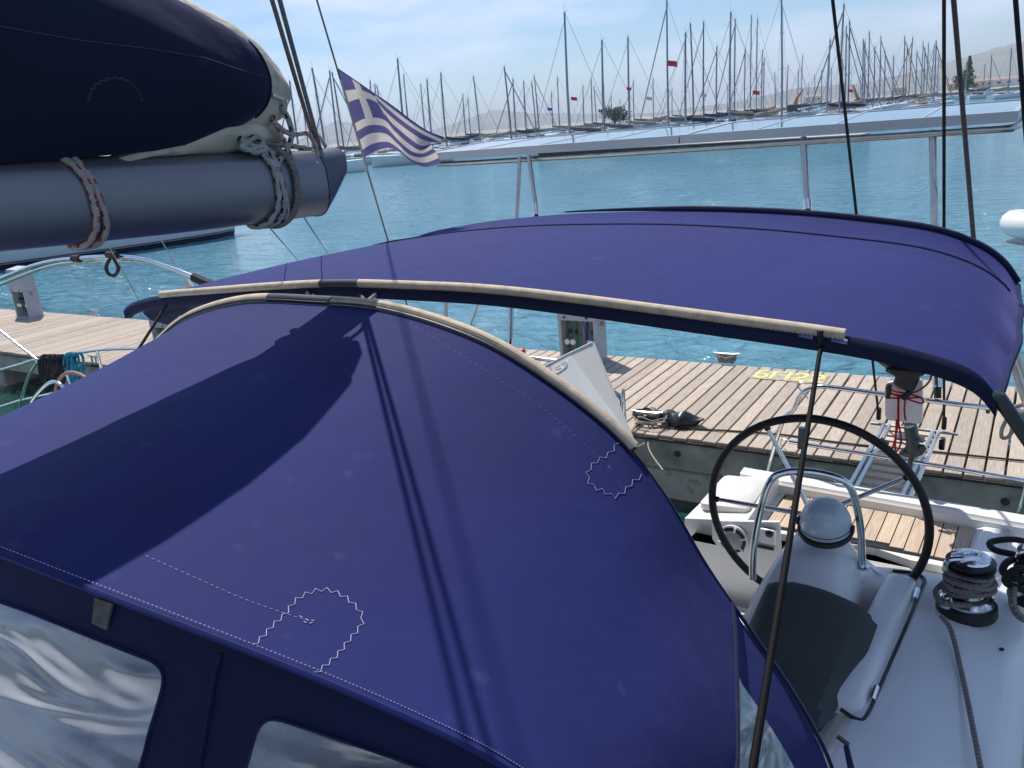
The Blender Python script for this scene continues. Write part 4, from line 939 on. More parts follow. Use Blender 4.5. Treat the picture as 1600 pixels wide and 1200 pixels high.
# outboard motor on white board
om = root('outboard_motor', ony(1412, 640, 5.0), 'dark outboard motor clamped to a white board on the stern rail', 'outboard motor')
Yo = 4.98
bp_ = rounded([ony(1383, 598, Yo), ony(1441, 593, Yo), ony(1441, 663, Yo), ony(1383, 656, Yo)], .03, 4)
part('mounting_board', MB().prism(bp_, (0, .035, 0)), GEL, om, False)
c = ony(1408, 560, 4.9)
part('engine_cover', MB().box(c+V((.0, .02, .08)), (.28, .24, .18), Matrix.Rotation(.15, 3, 'Y'), .07), MOTOR, om)
part('lower_cowl', MB().box(c+V((.03, .02, -.06)), (.20, .2, .12), None, .05), MOTOR, om)
part('clamp', MB().box(ony(1418, 590, 4.94), (.12, .08, .14), Matrix.Rotation(.3, 3, 'Y'), .02), MOTOR, om)
part('clamp_screw', MB().tube([ony(1390, 600, 4.93), ony(1387, 622, 4.92)], .014, 8), BLACK, om)
part('clamp_screw', MB().tube([ony(1424, 610, 4.93), ony(1410, 624, 4.90)], .016, 8), BLACK, om)
part('tiller_arm', tb([ony(1372, 548, 4.85), ony(1377, 560, 4.85), ony(1395, 572, 4.88)], [.03]*13, 6, 8), MOTOR, om)
leg = [ony(1422, 662, 5.06), ony(1426, 690, 5.08), ony(1424, 712, 5.08), ony(1420, 735, 5.08)]
part('drive_leg', MB().tube(spl(leg, 4), [.055, .06, .062, .06, .06, .065, .062, .05, .035, .028, .022, .018, .014], 12, flat=.6), MOTORG, om)
part('gearcase', MB().tube([ony(1405, 708, 5.06), ony(1420, 706, 5.07), ony(1437, 702, 5.08), ony(1446, 698, 5.09)], [.012, .04, .038, .014], 12), MOTORG, om)
part('cavitation_plate', MB().box(ony(1423, 684, 5.08), (.15, .1, .01)), MOTORG, om)
# red safety cords
Yr = 4.93
rc = [[(1384, 606), (1400, 612), (1420, 614), (1436, 610), (1452, 596), (1456, 580), (1457, 562)], [(1384, 610), (1402, 618), (1420, 616), (1440, 622), (1441, 630), (1425, 626), (1400, 616)], [(1385, 622), (1410, 622), (1441, 621)],
      [(1403, 618), (1404, 650), (1400, 680), (1393, 705)], [(1405, 618), (1403, 640), (1404, 660), (1408, 690), (1400, 706), (1399, 690), (1401, 655)], [(1415, 622), (1413, 640), (1415, 657)], [(1410, 592), (1416, 604), (1425, 614)]]
mb = MB()
for l_ in rc: mb.tube(spl([ony(x_, y_, Yr) for x_, y_ in l_], 5), .0055, 6)
single('safety_cord', mb, REDR, 'red cord tangled over the white outboard board', 'rope')
single('kill_switch_handle', MB().tube([ony(1458, 554, Yr), ony(1455, 582, Yr)], .014, 8), RED, 'red toggle hanging beside the outboard motor', 'toggle')

# rope with loop on the far right
single('rope_loop', tb([ony(1600, 632, 5.2), ony(1580, 640, 5.2), ony(1573, 655, 5.2), ony(1565, 672, 5.2), ony(1566, 684, 5.2), ony(1576, 682, 5.2), ony(1583, 668, 5.2), ony(1580, 650, 5.2), ony(1585, 636, 5.2), ony(1610, 628, 5.2)], .011, 6, 8), ROPE_W, 'pale rope loop hanging at the right over the dock', 'rope')
single('rope_coil', tb([ony(1590, 640, 5.15), ony(1600, 650, 5.15), ony(1592, 662, 5.15), ony(1610, 668, 5.15), ony(1588, 672, 5.15), ony(1612, 680, 5.15)], .014, 6, 8), ROPE_G, 'brown rope coil at the right edge beside the pale loop', 'rope')
for (a_, b_, lab) in (((1583, 500), (1640, 625), 'left'), ((1590, 490), (1640, 585), 'right')): pass
st = root('side_stay', ony(1600, 560, 4.6), 'pair of steel tubes slanting down right of the bimini corner', 'steel tubes')
part('tube', MB().tube([ony(1572, 500, 4.6), ony(1600, 580, 4.6), ony(1630, 660, 4.6)], .014, 8), STEEL, st); part('tube', MB().tube([ony(1574, 540, 4.65), ony(1600, 620, 4.65), ony(1625, 690, 4.65)], .018, 8), STEEL, st)

# ================================================================== SOLAR ARCH
sa = root('solar_arch', V((-2.3, 5.2, 2.1)), 'steel stern arch carrying a long row of solar panels above the bimini', 'solar arch')
def arc_panel(xa, xb, y0, y1, z, nm):
    sl_ = .046/(y1-y0); sh_ = lambda mb: (setattr(mb, 'v', [(p[0], p[1], p[2]+(p[1]-y0)*sl_) for p in mb.v]), mb)[1]
    fr = MB(); cx, cy = (xa+xb)/2, (y0+y1)/2
    fr.box((cx, y0+.015, z), (xb-xa, .03, .06)); fr.box((cx, y1-.015, z), (xb-xa, .03, .06)); fr.box((xa+.015, cy, z), (.03, y1-y0-.062, .06)); fr.box((xb-.015, cy, z), (.03, y1-y0-.062, .06))
    o = part('solar_panel', sh_(fr), PANELFR, sa, False)
    part('panel_glass', sh_(MB().box((cx, cy, z+.020), (xb-xa-.062, y1-y0-.062, .012))), PANELTOP, o, False)
    for k in range(1, 4): part('cell_gap', sh_(MB().box((lerp(xa, xb, k/4), cy, z+.0275), (.02, y1-y0-.07, .003))), PANELFR, o, False)
    return o
zt = 3.618
arc_panel(-4.70, -2.33, 5.75, 6.85, zt, 'a'); arc_panel(-2.32, -.28, 5.75, 6.85, zt, 'b')
part('support_tube', tb([V((-4.6, 5.9, 3.555)), V((-4.3, 5.83, 3.545)), V((-2.3, 5.79, 3.545)), V((-.5, 5.79, 3.55)), V((-.34, 5.86, 3.55)), V((-.28, 6.1, 3.56)), V((-.3, 6.6, 3.57))], .021, 6, 10), STEEL, sa)
part('support_tube', MB().tube([V((-4.6, 6.6, 3.59)), V((-.34, 6.6, 3.59))], .018, 8), STEEL, sa)
def leanpost(pts, r, y0=5.82, y1=5.1, yend=620, ytop=205, nm='post', m=STEEL):
    part(nm, MB().tube([ony(x_, y_, lerp(y0, y1, max(0, min(1, (y_-ytop)/(yend-ytop))))) for x_, y_ in pts], r, 10), m, sa)
leanpost([(826, 243), (838, 328)], .019); leanpost([(836, 318), (838, 336)], .026, nm='post_socket', m=CHROME); leanpost([(838, 336), (839.5, 352)], .017, nm='post_pin', m=BLACK)
leanpost([(812, 245), (806, 360), (799, 480), (798, 536)], .018); leanpost([(798, 530), (797, 546)], .025, nm='post_foot', m=CHROME)
leanpost([(1255, 215), (1261, 325)], .022); leanpost([(1261, 312), (1262, 328)], .028, nm='post_socket', m=CHROME); leanpost([(1262, 326), (1263, 345)], .019, nm='post_pin', m=BLACK)
leanpost([(1457, 205), (1461, 400), (1463, 560), (1464, 590)], .022); leanpost([(1464, 584), (1465, 606)], .027, nm='post_socket', m=CHROME); leanpost([(1465, 606), (1465, 622)], .02, nm='post_foot', m=BLACK)
part('brace', MB().tube([ony(697, 455, 4.9), ony(697, 503, 4.9)], .012, 8), STEEL, sa); part('brace', MB().tube([ony(750, 465, 4.9), ony(730, 520, 4.9)], .010, 8), STEEL, sa)

# ================================================================== BIMINI
bm_ = root('bimini', V((-2.3, 3.8, 2.0)), 'navy canvas bimini awning stretched over the helm behind the sprayhood', 'bimini')
fr_t = [(0, 3.192), (.4, 3.188), (.8, 3.165), (1.3, 3.125), (1.77, 3.085), (2.0, 3.045), (2.12, 3.0), (2.18, 2.93)]
bk_t = [(0, 3.295), (.45, 3.288), (.89, 3.262), (1.22, 3.225), (1.5, 3.18), (1.69, 3.11), (1.80, 3.03), (1.87, 2.93)]
def bpt(v_, s, y):   # s signed half param, v_ blend
    a_ = abs(s)*len(fr_t[1:]); 
    i = min(int(a_), len(fr_t)-2); f_ = a_-i
    def cr(tab):
        p = [tab[max(0, min(len(tab)-1, i+k))] for k in (-1, 0, 1, 2)]
        if i == 0: p[0] = (-tab[1][0], tab[1][1])
        o = []
        for q in (0, 1): o.append(.5*((2*p[1][q])+(p[2][q]-p[0][q])*f_+(2*p[0][q]-5*p[1][q]+4*p[2][q]-p[3][q])*f_*f_+(3*p[1][q]-p[0][q]-3*p[2][q]+p[3][q])*f_**3))
        return o
    A_, B2 = cr(fr_t), cr(bk_t); x_ = lerp(A_[0], B2[0], v_); z_ = lerp(A_[1], B2[1], v_)
    sg = 1 if s >= 0 else -1
    return V((lerp(-2.3, -2.02, v_)+sg*x_, y, z_))
Pg = []; NV = 28; NS = 64
SY = 3.95; YB = 4.3
for i in range(NV+1):
    v_ = i/NV; y = lerp(2.67, YB, v_); row = []
    for j in range(NS+1):
        s = lerp(lerp(-.85, -.97, v_), 1, j/NS); p_ = bpt(v_, s, y)
        crown = .018*math.sin(PI*min(1, (y-2.67)/(SY-2.67))) if y < SY else -.035*math.sin(PI*(y-SY)/(YB-SY))*.6
        edge = max(0, abs(s)-.72)/.28
        p_ += V((0, 0, crown*(1-edge*.5)))
        # skirt pulled in between the hoops, with folds near the port corners
        
        if s > 0: p_ += V((.004*edge*math.sin(v_*17+1)+.03*edge*math.sin(PI*v_), 0, .004*edge*math.sin(v_*21)-.02*edge*math.sin(PI*v_)))
        row.append(p_)
    Pg.append(row)
part('canopy', MB().grid(Pg), CANVAS, bm_, smooth='all')
# front valance
val = MB().grid([[Pg[0][j]+V((0, -.004, .004)) for j in range(NS+1)], [Pg[0][j]+V((0, -.022, -.012)) for j in range(NS+1)], [Pg[0][j]+V((0, -.02, -.055)) for j in range(NS+1)], [Pg[0][j]+V((0, .02, -.06)) for j in range(NS+1)], [Pg[0][j]+V((0, .05, -.03)) for j in range(NS+1)]])
part('front_valance', val, CANVAS_D, bm_, smooth='all')
part('rear_binding', MB().tube([Pg[-1][j]+V((0, .012, .012)) for j in range(27, NS+1)], [.004+.012*min(1, k/8) for k in range(NS+1-27)], 8), CANVAS_D, bm_)
part('side_binding', MB().tube([Pg[i][NS] for i in range(NV+1)], .014, 8), CANVAS_D, bm_)
part('side_binding', MB().tube([Pg[i][0] for i in range(NV+1)], .010, 8), CANVAS_D, bm_)
# seam over the second hoop
iy = round((SY-2.67)/(YB-2.67)*NV)
part('hoop_seam', MB().tube([Pg[iy][j]+V((0, 0, .002)) for j in range(2, NS-2)], .006, 6), CANVAS_D, bm_)
part('hoop_tube', MB().tube([Pg[iy][j]+V((0, 0, -.022)) for j in range(NS+1)], .014, 8), STEEL, bm_)
part('stitching', MB().tube([Pg[iy-2][j]+V((0, 0, .0012)) for j in range(10, NS-8)], .0008, 4), mat('bimini_thread', (.12, .12, .24), .8), bm_)
part('hoop_tube', MB().tube([Pg[0][j]+V((0, .01, -.03)) for j in range(NS+1)], .014, 8), STEEL, bm_)
def front_at(px):
    best = min(range(NS+1), key=lambda j: abs(((Pg[0][j]-EYE).dot(RX)/(Pg[0][j]-EYE).dot(FX))*FPX+800-px)); return best
jl, jr = front_at(262), front_at(1330); j1, j2 = front_at(497), front_at(565)
trim_pts = [Pg[0][j]+V((0, -.014, .012)) for j in range(jl, jr+1)]
part('leather_trim', MB().tube([Pg[0][j]+V((0, -.012, .010)) for j in range(jl, j1+1)], .019, 10), BEIGE, bm_, label='beige leather edge, left piece')
part('leather_trim', MB().tube([Pg[0][j]+V((0, -.012, .010)) for j in range(j2, jr+1)], .019, 10), BEIGE, bm_, label='beige leather edge, long right piece')
part('trim_patch', MB().tube([Pg[0][j]+V((0, -.012, .010)) for j in range(j1, j2+1)], .0185, 10), mat('slate_webbing', (.03, .04, .06), .7, bump=.4, bscale=200), bm_)
mb = MB(); dense = spl([Pg[0][j]+V((0, -.027, -.004)) for j in range(j2, jr+1)], 14)
for k in range(0, len(dense)-1, 2): mb.tube([dense[k]+V((0, 0, .004)), dense[k]+V((.003, -.002, -.005))], .0012, 4)
part('zipper_stitches', mb, BLACK, bm_, kind='stuff')
# flaps hanging at left front corner
fl = [ony(222, 480, 2.75), ony(240, 466, 2.72), ony(265, 463, 2.69), ony(330, 452, 2.70), ony(440, 452, 2.75), ony(440, 456, 2.9), ony(360, 478, 3.0), ony(300, 492, 3.0), ony(296, 500, 2.95), ony(280, 492, 2.9), ony(262, 508, 2.85), ony(235, 500, 2.8), ony(224, 490, 2.78)]
c_ = sum(fl, V((0, 0, 0)))/len(fl); mb = MB(); mb.add(fl+[c_+V((.05, -.03, .01))], [(i, (i+1) % len(fl), len(fl)) for i in range(len(fl))])
part('corner_flap', mb, CANVAS_D, bm_, smooth=False)
part('buckle', MB().box(ony(266, 467, 2.66), (.045, .012, .022), Matrix.Rotation(-.2, 3, 'Y'), .004), CHROME, bm_)
# port legs
part('frame_leg', MB().tube([Pg[0][NS]+V((-.01, 0, .0)), ony(1560, 620, 2.67), ony(1640, 735, 2.7)], .021, 12), DARKTUBE, bm_)
c = ony(1284, 524, 2.66)
part('strap_buckle', MB().box(c+V((-.045, -.005, .0)), (.05, .018, .025), Matrix.Rotation(.15, 3, 'Y'), .004), CHROME, bm_); part('strap_buckle', MB().box(c+V((.055, -.005, -.012)), (.05, .018, .02), Matrix.Rotation(.15, 3, 'Y'), .004), CHROME, bm_)
part('webbing_loop', MB().tube([c+V((0, 0, .02)), c+V((0, -.005, -.06))], [.035, .012], 8, flat=.4), RUBBER, bm_)
s1 = ony(1283, 538, 2.65); s2 = ony(1172, 1225, 1.42)
single('support_strut', MB().tube([s1, s1.lerp(s2, .5), s2], [.007, .009, .010], 12), mat('black_satin_tube', (.006, .006, .007), .7, spec=.15), 'long black strut running from the bimini front edge down past the helm', 'strut')
single('tie_strap', MB().tube([ony(262, 474, 2.66), ony(188, 590, 2.3)], .008, 8), RUBBER, 'black strap from the left bimini corner down to the sprayhood', 'strap')
# small frame pieces between bimini and sprayhood
part('pivot_fitting', MB().tube([ony(481, 456, 2.66), ony(482, 474, 2.5)], .012, 8), BLACK, bm_)
part('frame_strut', MB().tube([ony(590, 458, 2.7), ony(567, 478, 2.3)], .010, 8), STEEL, bm_); part('frame_strut', MB().tube([ony(562, 458, 2.7), ony(573, 474, 2.5)], .008, 8), STEEL, bm_)
part('frame_strut', MB().tube([ony(506, 455, 3.2), ony(514, 478, 3.2)], .022, 8), ALU, bm_)
part('frame_strut', MB().tube([ony(486, 456, 2.7), ony(500, 474, 2.4)], .005, 6), RUBBER, bm_)
part('frame_strut', tb([ony(362, 474, 3.4), ony(368, 482, 3.4), ony(366, 496, 3.4)], .018, 4, 8), CHROME, bm_)

# ================================================================== SPRAYHOOD
sh = root('sprayhood', V((-2.25, 1.5, 1.8)), 'large navy canvas sprayhood filling the foreground, with clear windows', 'sprayhood')
XC = -2.25
hoop = [(0, 3.255), (.35, 3.245), (.68, 3.18), (.91, 3.085), (1.18, 2.915), (1.34, 2.74), (1.47, 2.53), (1.60, 2.35), (1.72, 2.18), (1.82, 2.00), (1.88, 1.80)]
fron = [(0, 3.06, .67), (.35, 3.05, .69), (.68, 3.02, .72), (.95, 2.965, .775), (1.18, 2.895, .84), (1.36, 2.82, .90), (1.50, 2.74, .955), (1.61, 2.62, 1.02), (1.68, 2.44, 1.10), (1.73, 2.2, 1.2), (1.76, 1.9, 1.3)]
def curve(tab, a_):
    n = len(tab)-1; a_ = min(a_, .99999)*n; i = int(a_); f_ = a_-i
    p = [tab[max(0, min(n, i+k))] for k in (-1, 0, 1, 2)]
    if i == 0: p[0] = (-tab[1][0],)+tuple(tab[1][1:])
    return [.5*((2*p[1][q])+(p[2][q]-p[0][q])*f_+(2*p[0][q]-5*p[1][q]+4*p[2][q]-p[3][q])*f_*f_+(3*p[1][q]-p[0][q]-3*p[2][q]+p[3][q])*f_**3) for q in range(len(tab[0]))]
Y0, Y1 = .95, 2.07
def sp_pt(v_, s):
    A_, B2 = curve(fron, abs(s)), curve(hoop, abs(s)); sg = 1 if s >= 0 else -1
    x_ = lerp(A_[0], B2[0], v_); z_ = lerp(A_[1], B2[1], v_)
    z_ += -.035*math.sin(PI*v_)*(1-abs(s)**2) + .004*math.sin(v_*9+s*14)*abs(s)
    z_ -= .075*(1-v_)**.7*max(0, min(1, -s*2.2+.25))
    return V((XC+sg*x_, lerp(A_[2], Y1, v_), z_))
NV, NS = 40, 100
SG = [[sp_pt(i/NV, -1+2*j/NS) for j in range(NS+1)] for i in range(NV+1)]
SIDE = int(NS/2+NS/2*.66)      # columns beyond this are the side curtain
def pxy(p_): q = p_-EYE; w_ = q.dot(FX); return 800+FPX*q.dot(RX)/w_, 600-FPX*q.dot(UX)/w_
def split(v_):
    for k in range(401):
        s_ = .4+.6*k/400; x_, y_ = pxy(sp_pt(v_, s_)); bx_ = table([(880, 1122), (930, 1141), (980, 1149), (1200, 1152), (1500, 1156)], y_)
        if x_ >= bx_ and y_ > 860: return min(.9, max(.60, s_))
    return .9
SB = [split(i/NV) for i in range(NV+1)]
for k in range(NV-1, -1, -1): SB[k] = min(max(SB[k], SB[k+1]), .82) if SB[k] < 1 else SB[k]
for _ in range(6): SB = [SB[0]]+[(SB[k-1]+SB[k]+SB[k+1])/3 for k in range(1, NV)]+[SB[NV]]
top = MB().grid([[sp_pt(i/NV, SB[i]*(-1+2*j/NS)) for j in range(NS+1)] for i in range(NV+1)])
part('canopy', top, CANVAS, sh, smooth='all')
def side(sg):
    G = [[sp_pt(i/NV, sg*(lerp(SB[i], 1, j/24)))+V((-sg*.012*min(1, j/2), 0, 0)) for j in range(25)] for i in range(NV+1)]
    fab = MB(); win = MB()
    for i in range(NV):
        for k in range(24):
            (win if (10 < i < NV-8 and 1 <= k < 20) else fab).add([G[i][k], G[i][k+1], G[i+1][k+1], G[i+1][k]], [(0, 1, 2, 3)])
    part('side_curtain', fab, CANVAS, sh, smooth='all'); part('side_window', win, VINYL, sh, smooth='all')
    part('side_seam', MB().tube([sp_pt(i/NV, sg*SB[i]) for i in range(NV+1)], .007, 8), CANVAS_D, sh)
# clear vinyl
VINYL = bpy.data.materials.new('clear_vinyl'); VINYL.use_nodes = True; t = VINYL.node_tree; b = t.nodes['Principled BSDF']
b.inputs['Base Color'].default_value = (.75, .78, .82, 1); b.inputs['Roughness'].default_value = .10; b.inputs['Transmission Weight'].default_value = 0
n = N(t, 'ShaderNodeTexNoise'); n.inputs['Scale'].default_value = 2.2; n.inputs['Detail'].default_value = 2; n.inputs['Distortion'].default_value = .5
tc = N(t, 'ShaderNodeTexCoord'); mp = N(t, 'ShaderNodeMapping'); mp.inputs['Scale'].default_value = (.8, 2.0, 3.6); mp.inputs['Rotation'].default_value = (0, -.7, 0)
t.links.new(tc.outputs['Object'], mp.inputs[0]); t.links.new(mp.outputs[0], n.inputs[0])
bp = N(t, 'ShaderNodeBump'); bp.inputs['Strength'].default_value = 1.0; bp.inputs['Distance'].default_value = .06
t.links.new(n.outputs[0], bp.inputs['Height']); 
gl = N(t, 'ShaderNodeBsdfGlossy'); gl.inputs['Roughness'].default_value = .22; gl.inputs['Color'].default_value = (.9, .92, .95, 1); t.links.new(bp.outputs[0], gl.inputs['Normal'])
tr = N(t, 'ShaderNodeBsdfTransparent'); tr.inputs[0].default_value = (.80, .82, .86, 1)
lw = N(t, 'ShaderNodeLayerWeight'); lw.inputs[0].default_value = .34; t.links.new(bp.outputs[0], lw.inputs['Normal'])
m1 = N(t, 'ShaderNodeMixShader'); t.links.new(lw.outputs['Facing'], m1.inputs[0]); t.links.new(tr.outputs[0], m1.inputs[1]); t.links.new(gl.outputs[0], m1.inputs[2])
df = N(t, 'ShaderNodeBsdfDiffuse'); df.inputs[0].default_value = (.5, .55, .62, 1); m2 = N(t, 'ShaderNodeMixShader'); m2.inputs[0].default_value = .22
nh = N(t, 'ShaderNodeTexNoise'); nh.inputs['Scale'].default_value = 5; nh.inputs['Detail'].default_value = 6; t.links.new(tc.outputs['Object'], nh.inputs[0]); mh = N(t, 'ShaderNodeMapRange'); mh.inputs[1].default_value = .4; mh.inputs[2].default_value = .75; mh.inputs[3].default_value = .12; mh.inputs[4].default_value = .6; t.links.new(nh.outputs[0], mh.inputs[0]); t.links.new(mh.outputs[0], m2.inputs[0])
t.links.new(m1.outputs[0], m2.inputs[1]); t.links.new(df.outputs[0], m2.inputs[2]); t.links.new(m2.outputs[0], t.nodes['Material Output'].inputs[0])
side(1); side(-1)
# trims on the aft hoop
trl = lambda a_, b_: [sp_pt(1, s)+V((0, .012, .006)) for s in [lerp(a_, b_, i/60) for i in range(61)]]
def s_at(px):
    return min([i/400 for i in range(-400, 401)], key=lambda s: abs((lambda p: (p-EYE).dot(RX)/(p-EYE).dot(FX)*FPX+800)(sp_pt(1, s))-px) + (5 if abs(s) > .72 else 0))
sa_, sb_, sc1, sd_ = s_at(208), s_at(986), s_at(418), s_at(520)
for a_, b_, lb in ((sa_, sc1, 'beige leather edge, left piece'), (sd_, sb_, 'beige leather edge, right piece')):
    part('leather_trim', MB().tube(trl(a_, b_), .021, 12), BEIGE, sh, label=lb)
part('trim_patch', MB().tube(trl(sc1, sd_), .0205, 12), MATS['slate_webbing'], sh)
part('trim_piping', MB().tube([p_+V((0, -.026, .002)) for p_ in trl(sa_, sb_+.01)], .0035, 6), BLACK, sh)
dense = spl([p_+V((0, -.017, .014)) for p_ in trl(sd_, sb_)], 6); mb = MB()
for k in range(0, len(dense)-1, 2): mb.tube([dense[k], dense[k]+V((.002, .004, .001))], .001, 4)
part('trim_stitches', mb, BLACK, sh, kind='stuff')
part('aft_hoop_hem', MB().tube([sp_pt(1, s)+V((0, .003, -.004)) for s in [lerp(-1, 1, i/120) for i in range(121)]], .006, 8), CANVAS_D, sh)
# thread along the front edge
fe = [sp_pt(0, s) for s in [lerp(-.75, .75, i/90) for i in range(91)]]
part('front_piping', MB().tube([p_+V((0, -.006, -.004)) for p_ in fe], .008, 8), CANVAS, sh)
fe_s = [p_+V((0, .004, .0055)) for p_ in fe]; dense = spl(fe_s, 9); mb = MB()
for k in range(0, len(dense)-1, 2): mb.tube([dense[k], dense[k+1]], .0008, 4)
part('front_stitches', mb, THREAD, sh, kind='stuff')
# patches and their zigzag stitches, positioned on the surface
from mathutils.bvhtree import BVHTree
_vs = [p_ for r_ in SG for p_ in r_]; _fs = [(i*(NS+1)+j, i*(NS+1)+j+1, (i+1)*(NS+1)+j+1, (i+1)*(NS+1)+j) for i in range(NV) for j in range(NS)]
_bvh = BVHTree.FromPolygons(_vs, _fs)
def on_surf(px, py):
    h_ = _bvh.ray_cast(EYE, ray(px, py).normalized())
    return h_[0] if h_[0] else ony(px, py, 1.0)
def nudge(p_): return p_+(EYE-p_).normalized()*.0025
def stitched(pts_px, r=.0013, zig=0, n=60):
    base = spl([V((x_, y_, 0)) for x_, y_ in pts_px], 12); L_ = 0; res = []; mb = MB()
    acc = [0]
    for a_, b_ in zip(base, base[1:]): acc.append(acc[-1]+(b_-a_).length)
    k = 0; s = 0; pts = []
    while s < acc[-1]:
        while acc[k+1] < s: k += 1
        f_ = (s-acc[k])/(acc[k+1]-acc[k]+1e-9); p_ = base[k].lerp(base[k+1], f_); t_ = (base[k+1]-base[k]).normalized(); nn = V((-t_.y, t_.x, 0))
        pts.append(p_+nn*(zig*(1 if len(pts) % 2 else -1))); s += (zig*2.6 if zig else 5)
    P3 = [nudge(on_surf(p_.x, p_.y)) for p_ in pts]
    if zig:
        for a_, b_ in zip(P3, P3[1:]): mb.tube([a_, b_], r, 4)
    else:
        for a_, b_ in list(zip(P3, P3[1:]))[::2]: mb.tube([a_, b_], r, 4)
    return mb
z1 = [(382, 1018), (405, 1000), (428, 975), (445, 960), (462, 938), (485, 925), (510, 921), (535, 930), (557, 948), (567, 965), (562, 980), (545, 1000), (528, 1022), (508, 1040), (495, 1050), (484, 1061)]
z2 = [(966, 690), (960, 700), (948, 712), (930, 722), (918, 740), (924, 758), (945, 768), (960, 776), (975, 768), (990, 752), (1006, 742)]
part('patch_stitching', stitched(z1, .0007, 3.2), THREAD, sh, label='white zigzag stitching of the patch near the front edge')
part('patch_stitching', stitched(z2, .0008, 3.0), mat('dull_thread', (.34, .34, .5), .8), sh, label='white zigzag stitching of the patch near the aft corner')
part('seam_stitching', stitched([(228, 868), (300, 900), (380, 935), (445, 958), (490, 972)], .0006), THREAD, sh)
part('seam_stitching', stitched([(640, 505), (760, 580), (850, 640), (955, 732)], .0009), mat('blue_thread', (.20, .20, .38), .8), sh)
part('loose_thread', stitched([(468, 962), (480, 968), (492, 970), (482, 974), (474, 970)], .0011), THREAD, sh)
part('loose_thread', stitched([(950, 728), (955, 734), (952, 738)], .0014), THREAD, sh)
# front panel with windows
# ruled cloth from the bowed front edge down to the deck; windows are cut where they fall
NF = 120; NG = 60
def fp_pt(u, v_, off=0):
    p_ = sp_pt(0, lerp(-.72, .72, u)); k = abs(lerp(-1, 1, u))
    q = V((XC+(p_.x-XC)*1.08, p_.y-.62+.10*k, 1.95))
    r_ = p_.lerp(q, v_); r_.z -= .05*math.sin(PI*v_); r_.y += .03*math.sin(PI*v_)
    return r_+V((0, .006-off, -off))
FG = [[fp_pt(i/NF, (j/NG)**1.2) for j in range(NG+1)] for i in range(NF+1)]
w1 = [(-300, 840), (0, 941), (80, 971), (150, 999), (200, 1019), (235, 1033), (250, 1046), (254, 1066), (246, 1100), (232, 1146), (216, 1205), (150, 1400), (-300, 1400)]
w2 = [(365, 1260), (385, 1200), (395, 1165), (402, 1143), (413, 1129), (432, 1125), (480, 1139), (560, 1166), (640, 1194), (740, 1232), (900, 1300), (900, 1500), (300, 1500)]
def inside(x_, y_, poly):
    c_ = False; n = len(poly)
    for i in range(n):
        (x1, y1), (x2, y2) = poly[i], poly[i-1]
        if (y1 > y_) != (y2 > y_) and x_ < (x2-x1)*(y_-y1)/(y2-y1)+x1: c_ = not c_
    return c_
_vf = [p_ for r_ in FG for p_ in r_]; _ff = [(i*(NG+1)+j, i*(NG+1)+j+1, (i+1)*(NG+1)+j+1, (i+1)*(NG+1)+j) for i in range(NF) for j in range(NG)]
_bf = BVHTree.FromPolygons(_vf, _ff)
def onfp(px, py, off=0):
    d = ray(px, py).normalized(); h_ = _bf.ray_cast(EYE, d)
    return (h_[0]-d*off) if h_[0] else None
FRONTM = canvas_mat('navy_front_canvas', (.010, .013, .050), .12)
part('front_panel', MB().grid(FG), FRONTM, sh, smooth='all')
for wp_ in (w1, w2):
    ring = [onfp(*q_, off=.005) for q_ in [(p_.x, p_.y) for p_ in spl([V((a_, b_, 0)) for a_, b_ in wp_], 6, True)]]
    ring = [p_ for p_ in ring if p_ is not None]
    xs = [q_[0] for q_ in wp_]; ys_ = [q_[1] for q_ in wp_]; g = MB()
    # clear pane: grid of surface points clipped to the window outline
    c2 = (sum(xs)/len(xs), sum(ys_)/len(ys_)); dense = [(p_.x, p_.y) for p_ in spl([V((a_, b_, 0)) for a_, b_ in wp_], 6, True)]
    rows = []
    for f_ in (1, .9, .75, .55, .3, .1, .0):
        r_ = []
        for (a_, b_) in dense:
            p_ = onfp(lerp(c2[0], a_, f_), lerp(c2[1], b_, f_), .004)
            if p_ is None: p_ = onfp(min(900, max(-200, lerp(c2[0], a_, f_))), min(1290, lerp(c2[1], b_, f_)), .004) or V((0, 0, 0))
            r_.append(p_)
        rows.append(r_)
    for r0, r1 in zip(rows, rows[1:]):
        for k in range(len(dense)):
            k2 = (k+1) % len(dense); q4 = [r0[k], r0[k2], r1[k2], r1[k]]
            if all(p_.length > .5 for p_ in q4): g.add(q4, [(0, 1, 2, 3)])
    part('front_window', g, VINYL, sh, smooth='all')
    part('window_hem', MB().tube([p_ for p_ in rows[0] if p_.length > .5], .003, 5), CANVAS_D, sh)
tabp = [onfp(150, 935, .008), onfp(178, 944, .008), onfp(168, 985, .008), onfp(146, 975, .008)]
part('webbing_tab', MB().prism(tabp, (0, -.003, .003)), mat('worn_webbing', (.09, .085, .08), .8, var=.4, vscale=60), sh, False)
part('panel_seam', MB().tube([p_ for p_ in (onfp(345, 1022, .003), onfp(338, 1045, .004), onfp(328, 1100, .004), onfp(314, 1180, .004), onfp(303, 1240, .004)) if p_], .005, 6), FRONTM, sh)
# lower aft corner strip
part('corner_tip', MB().tube([sp_pt(1, .97), sp_pt(1, .97)+V((.06, -.02, -.02)), ony(1322, 1166, 2.05)], [.02, .016, .008], 8), CANVAS_D, sh)
part('tip_clip', MB().tube([ony(1308, 1150, 2.05), ony(1326, 1164, 2.05)], .007, 6), BLACK, sh)

